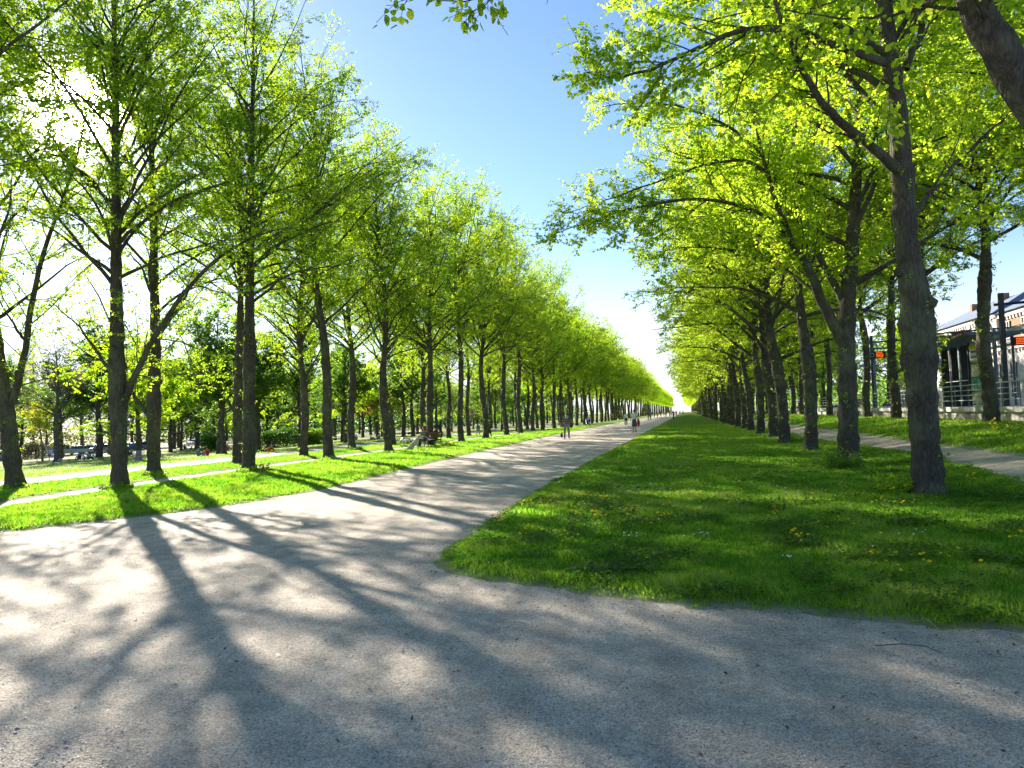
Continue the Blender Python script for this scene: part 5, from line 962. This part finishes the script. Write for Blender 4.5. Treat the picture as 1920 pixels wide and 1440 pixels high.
# ------------------------------------------------------------------ tram stop on the right
M['conc'] = mat('concrete', (.42, .40, .36), .9, var=.22, scale=3, bump=.3); M['steel'] = mat('dark_steel', (.035, .04, .05), .5, metal=.3); M['bsteel'] = mat('blue_grey_steel', (.10, .14, .19), .45, metal=.3)
def glass_mat(name, col, a):
    m = bpy.data.materials.new(name); m.use_nodes = True; t = m.node_tree; t.nodes.clear(); g = N(t, 'ShaderNodeBsdfPrincipled', i_Roughness=.12); g.inputs['Base Color'].default_value = (*col, 1); tr = N(t, 'ShaderNodeBsdfTransparent'); tr.inputs[0].default_value = (.8, .92, .9, 1); mx = N(t, 'ShaderNodeMixShader', n_0=a); o = N(t, 'ShaderNodeOutputMaterial'); Lk(t, tr, mx, 0, 1); Lk(t, g, mx, 0, 2); Lk(t, mx, o); return m
M['tglass'] = glass_mat('shelter_glass', (.55, .72, .7), .42)
PZ = 1.52
t = empty('tram_platform', (13.4, 60, 0)); tag(t, 'raised concrete tram platform with overhanging edge slab', 'platform'); 
def wb(b, x0, x1, y0, y1, z0, z1, off=(0, 0, 0)): return b.box(((x0+x1)/2-off[0], (y0+y1)/2-off[1], (z0+z1)/2-off[2]), (x1-x0, y1-y0, z1-z0))
O = (13.4, 60, 0)
b = MB(); y = 8
while y < 150: wb(b, 13.5, 17.8, y, y+2.96, .3, PZ-.2, O); y += 3
b.build('wall', M['conc'], t)
b = MB(); y = 8
while y < 150: wb(b, 13.32, 17.9, y, y+1.97, PZ-.2, PZ+.02, O); y += 2
b.build('edge_slab', mat('pale_concrete', (.55, .54, .5), .85, var=.15, scale=4), t)
b = MB(); wb(b, 18, 60, -20, 320, .4, .6); tag(b.build('street', M['asphalt']), kind='structure')
# railings
for y in range(16, 120, 8):
    t = empty('platform_railing', (13.6, y, PZ)); tag(t, 'blue-grey steel railing bay along the platform edge', 'railing', 'railing bays along the platform')
    
    for q in (.2, 2.1, 4.0, 5.9, 7.6): b = MB(); b.bar((0, q, 0), (0, q, 1.1), .025); b.build('post', M['bsteel'], t)
    b = MB(); [b.bar((0, .1, z), (0, 7.9, z), .018) for z in (.35, .6, .85)]; b.bar((0, .1, 1.1), (0, 7.9, 1.1), .03); b.build('rail', mat('pale_rail', (.5, .55, .6), .35, metal=.5), t)
# shelter: dark fins carrying a sloping roof, glass behind
def on_line(u, x): return at_u(u, x).y
t = empty('tram_shelter', (15.2, 0, PZ)); tag(t, 'glass tram shelter with dark slanting fins, a sloping roof and graffiti', 'shelter')
t.scale = (1, 1, .84)
ys = [on_line(15.2, x) for x in (1767, 1784, 1802, 1815, 1846, 1880)]
for y in ys[:3]: b = MB(); b.prism([(-.0, 0), (.42, 0), (.34, 4.15), (.0, 4.15)], y-.13, y+.13, 'y'); b.build('fin', M['steel'], t)
for y in ys[3:5]: b = MB(); b.box((.1, y, 2.1), (.12, .12, 4.2)); b.build('post', M['steel'], t)
y1, y0 = ys[0]+.8, ys[4]-.3
b = MB(); b.add([(-.9, y1, 4.15), (1.7, y1, 4.07), (1.7, y0, 4.42), (-.9, y0, 4.5), (-.9, y1, 4.33), (1.7, y1, 4.25), (1.7, y0, 4.6), (-.9, y0, 4.68)], [(0, 3, 2, 1), (4, 5, 6, 7), (0, 1, 5, 4), (1, 2, 6, 5), (2, 3, 7, 6), (3, 0, 4, 7)]); b.build('roof', M['bsteel'], t)
b = MB(); [b.box((-.75, y, 4.72), (.5, .12, .22)) for y in np.linspace(y0+.3, y1-.3, 6)]; b.box((-.93, (y0+y1)/2, 4.42), (.05, abs(y1-y0), .1), rx=math.atan2(-.35, abs(y1-y0))); b.build('roof_bracket', M['slat'], t)
for k in range(3): b = MB(); b.box((.62, (ys[k]+ys[k+1])/2, 2.1), (.02, abs(ys[k]-ys[k+1])-.25, 3.9)); b.build('glass_panel', M['tglass'], t)
b = MB(); b.box((.15, (ys[3]+ys[4])/2, 2.1), (.03, abs(ys[3]-ys[4])-.15, 4.0)); gpn = b.build('glass_panel', mat('frosted_glass', (.5, .5, .42), .4, var=.2, scale=1.5), t); tag(gpn, 'graffiti-covered end panel')
b = MB(); [b.bar((.08, ys[3], z), (.08, ys[4], z), .025, n=4) for z in (.15, 1.0, 1.9, 2.8, 3.6)]; b.build('glazing_bar', M['steel'], t)
b = MB(); b.bar((-.05, ys[0]+.2, 1.75), (-.05, ys[3]-.2, 1.75), .03); b.build('handrail', mat('white_rail', (.75, .75, .72), .4), t)
STK = {'O': [[(0, 0), (0, 1), (.6, 1), (.6, 0), (0, 0)]], 'M': [[(0, 0), (.05, 1), (.35, .4), (.6, 1), (.68, 0)]], 'E': [[(.5, 1), (0, 1), (.05, 0), (.55, .05)], [(0, .5), (.4, .55)]], 'Z': [[(0, 1), (.55, 1), (0, 0), (.6, .05)]], 'S': [[(.55, .9), (.2, 1), (.05, .7), (.5, .35), (.4, 0), (0, .1)]], 'I': [[(.2, 1), (.22, 0)]], 'C': [[(.5, .95), (.1, .8), (.05, .2), (.5, 0)]], 'K': [[(0, 1), (.05, 0)], [(.5, 1), (.05, .45), (.55, -.1)]]}
def write(word, x, y, z, sy, sz, m, rr):   # strokes on a panel in the y/z plane, read from -x
    b = MB(); pos = y
    for ch in word:
        for s in STK[ch]: b.tube([(x, pos-px_*sy, z+pz*sz) for px_, pz in s], rr, 5)
        pos -= .78*sy
    return b.build('graffiti', m, gpn)
wd = abs(ys[3]-ys[4])-.4; yt = ys[3]-.2
write('OMEEZ', .12, yt, 1.12, wd/3.8, .7, mat('teal_spray', (.1, .5, .48), .6), .045)
write('SICK', .12, yt, .22, wd/3.1, .62, mat('white_spray', (.7, .7, .66), .6), .03)
b = MB(); b.box((.1, (ys[3]+ys[4])/2, 3.35), (.05, wd, .75)); sg = b.build('sign_panel', mat('sign_white', (.72, .74, .8), .5), t)
b = MB(); b.box((.08, (ys[3]+ys[4])/2, 3.85), (.06, wd, .2)); b.build('stripe', mat('sign_yellow', (.8, .6, .03), .5), sg)
b = MB(); [b.box((.07, (ys[3]+ys[4])/2, z), (.03, wd*.8, .12)) for z in (3.55, 3.2)]; b.build('lettering', mat('sign_blue', (.1, .12, .4), .5), sg)
# second, larger hall roof further right
t = empty('station_canopy', (19.5, 40, PZ)); tag(t, 'long pale-edged canopy sloping up towards the right edge', 'canopy')
b = MB(); b.prism([(-2.2, 4.0), (4.5, 4.5), (4.5, 4.75), (-2.2, 4.2)], -18, 9, 'y'); b.build('roof', mat('canopy_grey', (.16, .19, .24), .5), t)
b = MB(); b.box((-2.24, -4.5, 4.1), (.06, 27, .22)); b.build('fascia', mat('fascia_white', (.75, .77, .8), .5), t)
for y in (-16, -10, -4, 2, 8):
    b = MB(); b.bar((-1.6, y, -.9), (-1.6, y, 4.05), .07, n=8); b.build('post', M['bsteel'], t)
# passenger information displays
M['led'] = mat('led_orange', (.5, .08, .01), .5, emit=((1, .13, .01), .3)); M['black'] = mat('display_black', (.01, .01, .012), .4)
def display(x, u, zc, wdt, h_, label, post_h, xo=0, side=1):
    p = at_u(u, x); t = empty('information_display', (u, p.y, PZ)); tag(t, label, 'display')
    a = Vector((-p.x, -p.y, 0)).normalized(); rz = math.atan2(a.y, a.x)+math.pi/2; t.rotation_euler = (0, 0, -.25)
    b = MB(); b.bar((0, .12, 0), (0, .12, post_h), .09, n=8); b.build('post', M['bsteel'], t)
    b = MB(); b.box((xo*.6, .0, zc+h_/2+.25), (wdt+.6, .16, .12)); b.build('crossbeam', M['bsteel'], t)
    b = MB(); b.box((xo, -.06, zc), (wdt, .18, h_)); bx = b.build('housing', M['black'], t, bevel=.01)
    r = np.random.default_rng(int(x)); b = MB()
    for blk in ((-.75, .26), (.35, .3)) if wdt > 1.6 else ((-.1, .5),):
        for ln in range(4):
            z = zc+h_*.3-ln*h_*.2; xx = blk[0]*wdt*.5+xo-.1; e = xx+blk[1]*wdt*.6
            while xx < e: w = r.uniform(.03, .08); b.box((xx+w/2, -.155, z), (w, .01, h_*.11)); xx += w+.02
    b.build('led_text', M['led'], bx)
    if wdt < 1.6: b = MB(); b.ring((xo-.48, -.16, zc), .15, .025, 'y'); b.bar((xo-.48, -.16, zc), (xo-.48, -.16, zc+.12), .014); b.build('clock_face', mat('sign_teal', (.3, .55, .6), .4), bx)
display(1869, 14.9, 3.15, 2.6, .42, 'wide black departure board with orange lettering at the right edge', 3.9, 1.95)
display(1641, 14.6, 4.2, 1.5, .5, 'smaller black departure board with round clock seen left of the leaning linden', 4.8, .35)
# overhead line masts with booms and wires
for i, (x, hz) in enumerate(((1893, 5.55), (1752, 6.2), (1640, 6.0))):
    u = 18.6 if i == 1 else 14.9; y = at_u(u, x).y+(.5 if i != 1 else 0); t = empty('catenary_mast', (u, y, PZ-.1)); tag(t, ['dark overhead-line mast nearest the right edge', 'overhead-line mast behind the shelter', 'overhead-line mast far behind the trunks'][i], 'mast')
    b = MB(); b.box((0, 0, hz/2), (.2, .2, hz)); b.build('post', M['steel'], t)
    b = MB(); b.bar((-.3, 0, hz-.55), (7, 0, hz-.25), .07); b.build('boom', M['steel'], t)
for i, (z, u) in enumerate(((7.1, 19.5), (6.3, 19.5), (7.3, 23), (6.45, 23))):
    b = MB(); b.tube([(u, y, z-.0 + .35*math.cos((y-10)/18*math.pi)*(1 if i % 2 == 0 else 0)) for y in range(-10, 190, 3)], .02, 4); tag(b.build('overhead_wire', M['steel']), ['upper overhead wire of the near track', 'lower contact wire of the near track', 'upper overhead wire of the far track', 'lower contact wire of the far track'][i], 'wire')
# buildings
M['plaster'] = mat('pale_plaster', (.62, .58, .56), .85, var=.08, scale=1.2); M['slate'] = mat('slate_roof', (.16, .2, .26), .6, var=.15, scale=2); M['brick'] = mat('brick_wall', (.30, .16, .10), .9, var=.35, scale=6); M['bglass'] = mat('dark_window', (.06, .08, .1), .1, spec=.8); M['stone'] = mat('pale_stone', (.68, .62, .56), .8)
def building(loc_, w, d, hh_, rh, m, label, ncol, nrow, roofm, arched=False, rz=0):
    t = empty('building', loc_, rz); tag(t, label, 'building')
    b = MB(); b.box((w/2, d/2, hh_/2), (w, d, hh_)); b.build('wall', m, t)
    b = MB(); e = .6; b.add([(-e, -e, hh_), (w+e, -e, hh_), (w+e, d+e, hh_), (-e, d+e, hh_), (w*.3, d*.15, hh_+rh), (w*.7, d*.15, hh_+rh), (w*.7, d*.85, hh_+rh), (w*.3, d*.85, hh_+rh)], [(0, 3, 2, 1), (0, 1, 5, 4), (1, 2, 6, 5), (2, 3, 7, 6), (3, 0, 4, 7), (4, 5, 6, 7)]); rf = b.build('roof', roofm, t)
    for cy_ in (.3, .7): b = MB(); b.box((w*.25, d*cy_, hh_+rh*.7), (.8, .8, rh*.9)); b.build('chimney', M['brick'], rf)
    b = MB(); b.box((-.12, d/2, hh_-.25), (.3, d+.4, .45)); b.box((w/2, -.12, hh_-.25), (w-.1, .3, .45)); [b.box((-.1, q, hh_-.65), (.16, .25, .3)) for q in np.arange(.5, d, .8)]; b.box((-.06, d/2, hh_*.5), (.14, d, .25)); b.build('cornice', M['stone'], t)
    for q in np.linspace(0, d, 4): b = MB(); b.box((-.08, q, hh_/2-.3), (.2, .6, hh_-.7)); b.build('pilaster', M['stone'], t)
    for side in (0, 1):
        n = ncol if side == 0 else max(2, int(w/4)); ln = d if side == 0 else w
        for r_ in range(nrow):
            for c in range(n):
                q = ln*(c+.5)/n; z = hh_*(r_+.52)/nrow-.2; ww, wh = 1.2, hh_/nrow*.5
                cx = (-.03, q, z) if side == 0 else (q, -.03, z); sz_ = (.12, ww, wh) if side == 0 else (ww, .12, wh)
                b = MB(); b.box(cx, sz_)
                if arched and r_ == nrow-1:
                    b.tube([(cx[0]+(.06 if side == 0 else 0), cx[1]+(.06 if side else 0), z+wh/2), (cx[0]-(.06 if side == 0 else 0), cx[1]-(.06 if side else 0), z+wh/2)], ww/2, 14)
                wn_ = b.build('window', M['bglass'], t)
                b = MB(); o2 = .1
                for k in (-1, 0, 1):
                    b.box((cx[0]-(o2 if side == 0 else -k*ww/2), cx[1]-(0 if side == 0 else o2)+(k*ww/2 if side == 0 else 0), z), (.06 if side == 0 else .08, .08 if side == 0 else .06, wh))
                for k in (-1, .3, 1): b.box((cx[0]-(o2+.01 if side == 0 else 0), cx[1]-(0 if side == 0 else o2+.01), z+k*wh/2), ((.06, ww+.08, .08) if side == 0 else (ww+.08, .06, .08)))
                b.build('frame', M['stone'], wn_)
    return t
building((33, 92.3, .5), 14, 24, 10.8, 2.6, M['plaster'], 'pale plastered building with arched upper windows and slate roof', 6, 2, M['slate'], True)
building((30, 56, .5), 2.8, 30, 6.6, .5, M['plaster'], 'pale low station house with tall windows behind the departure board', 8, 1, M['slate'])
building((33.2, 54, .5), 14, 38, 10.6, 2.8, M['brick'], 'brick building with slate roof at the right edge', 9, 3, M['slate'])
building((35, 124, .5), 12, 20, 9.0, 3, M['plaster'], 'distant pale house behind the outer row of lindens', 5, 2, M['slate'])
b = MB(); b.ball((0, 0, 0), (4.5, 4.5, 2.2), 24, 10); o = b.build('dome', mat('dome_copper', (.45, .5, .46), .6, var=.1), None, True); o.location = (46, 84, 13.2); tag(o, 'low pale dome above the brick building roof', 'dome')
for i, (x, u, c, lab) in enumerate(((1500, 21.5, (.05, .12, .4), 'blue car passing behind the far platform railing'), (1560, 21.5, (.5, .55, .6), 'silver car behind the platform railing'), (1600, 22.5, (.08, .15, .35), 'dark blue car beyond the platform railing'), (1668, 22.5, (.5, .5, .52), 'grey car behind the platform near the leaning linden'))):
    p = at_u(u, x); p.z = .6; car(p, ['hatch', 'saloon', 'van', 'hatch'][i], c, lab, 0, 'cars in the street behind the platform')
print('total', time.time()-T0)
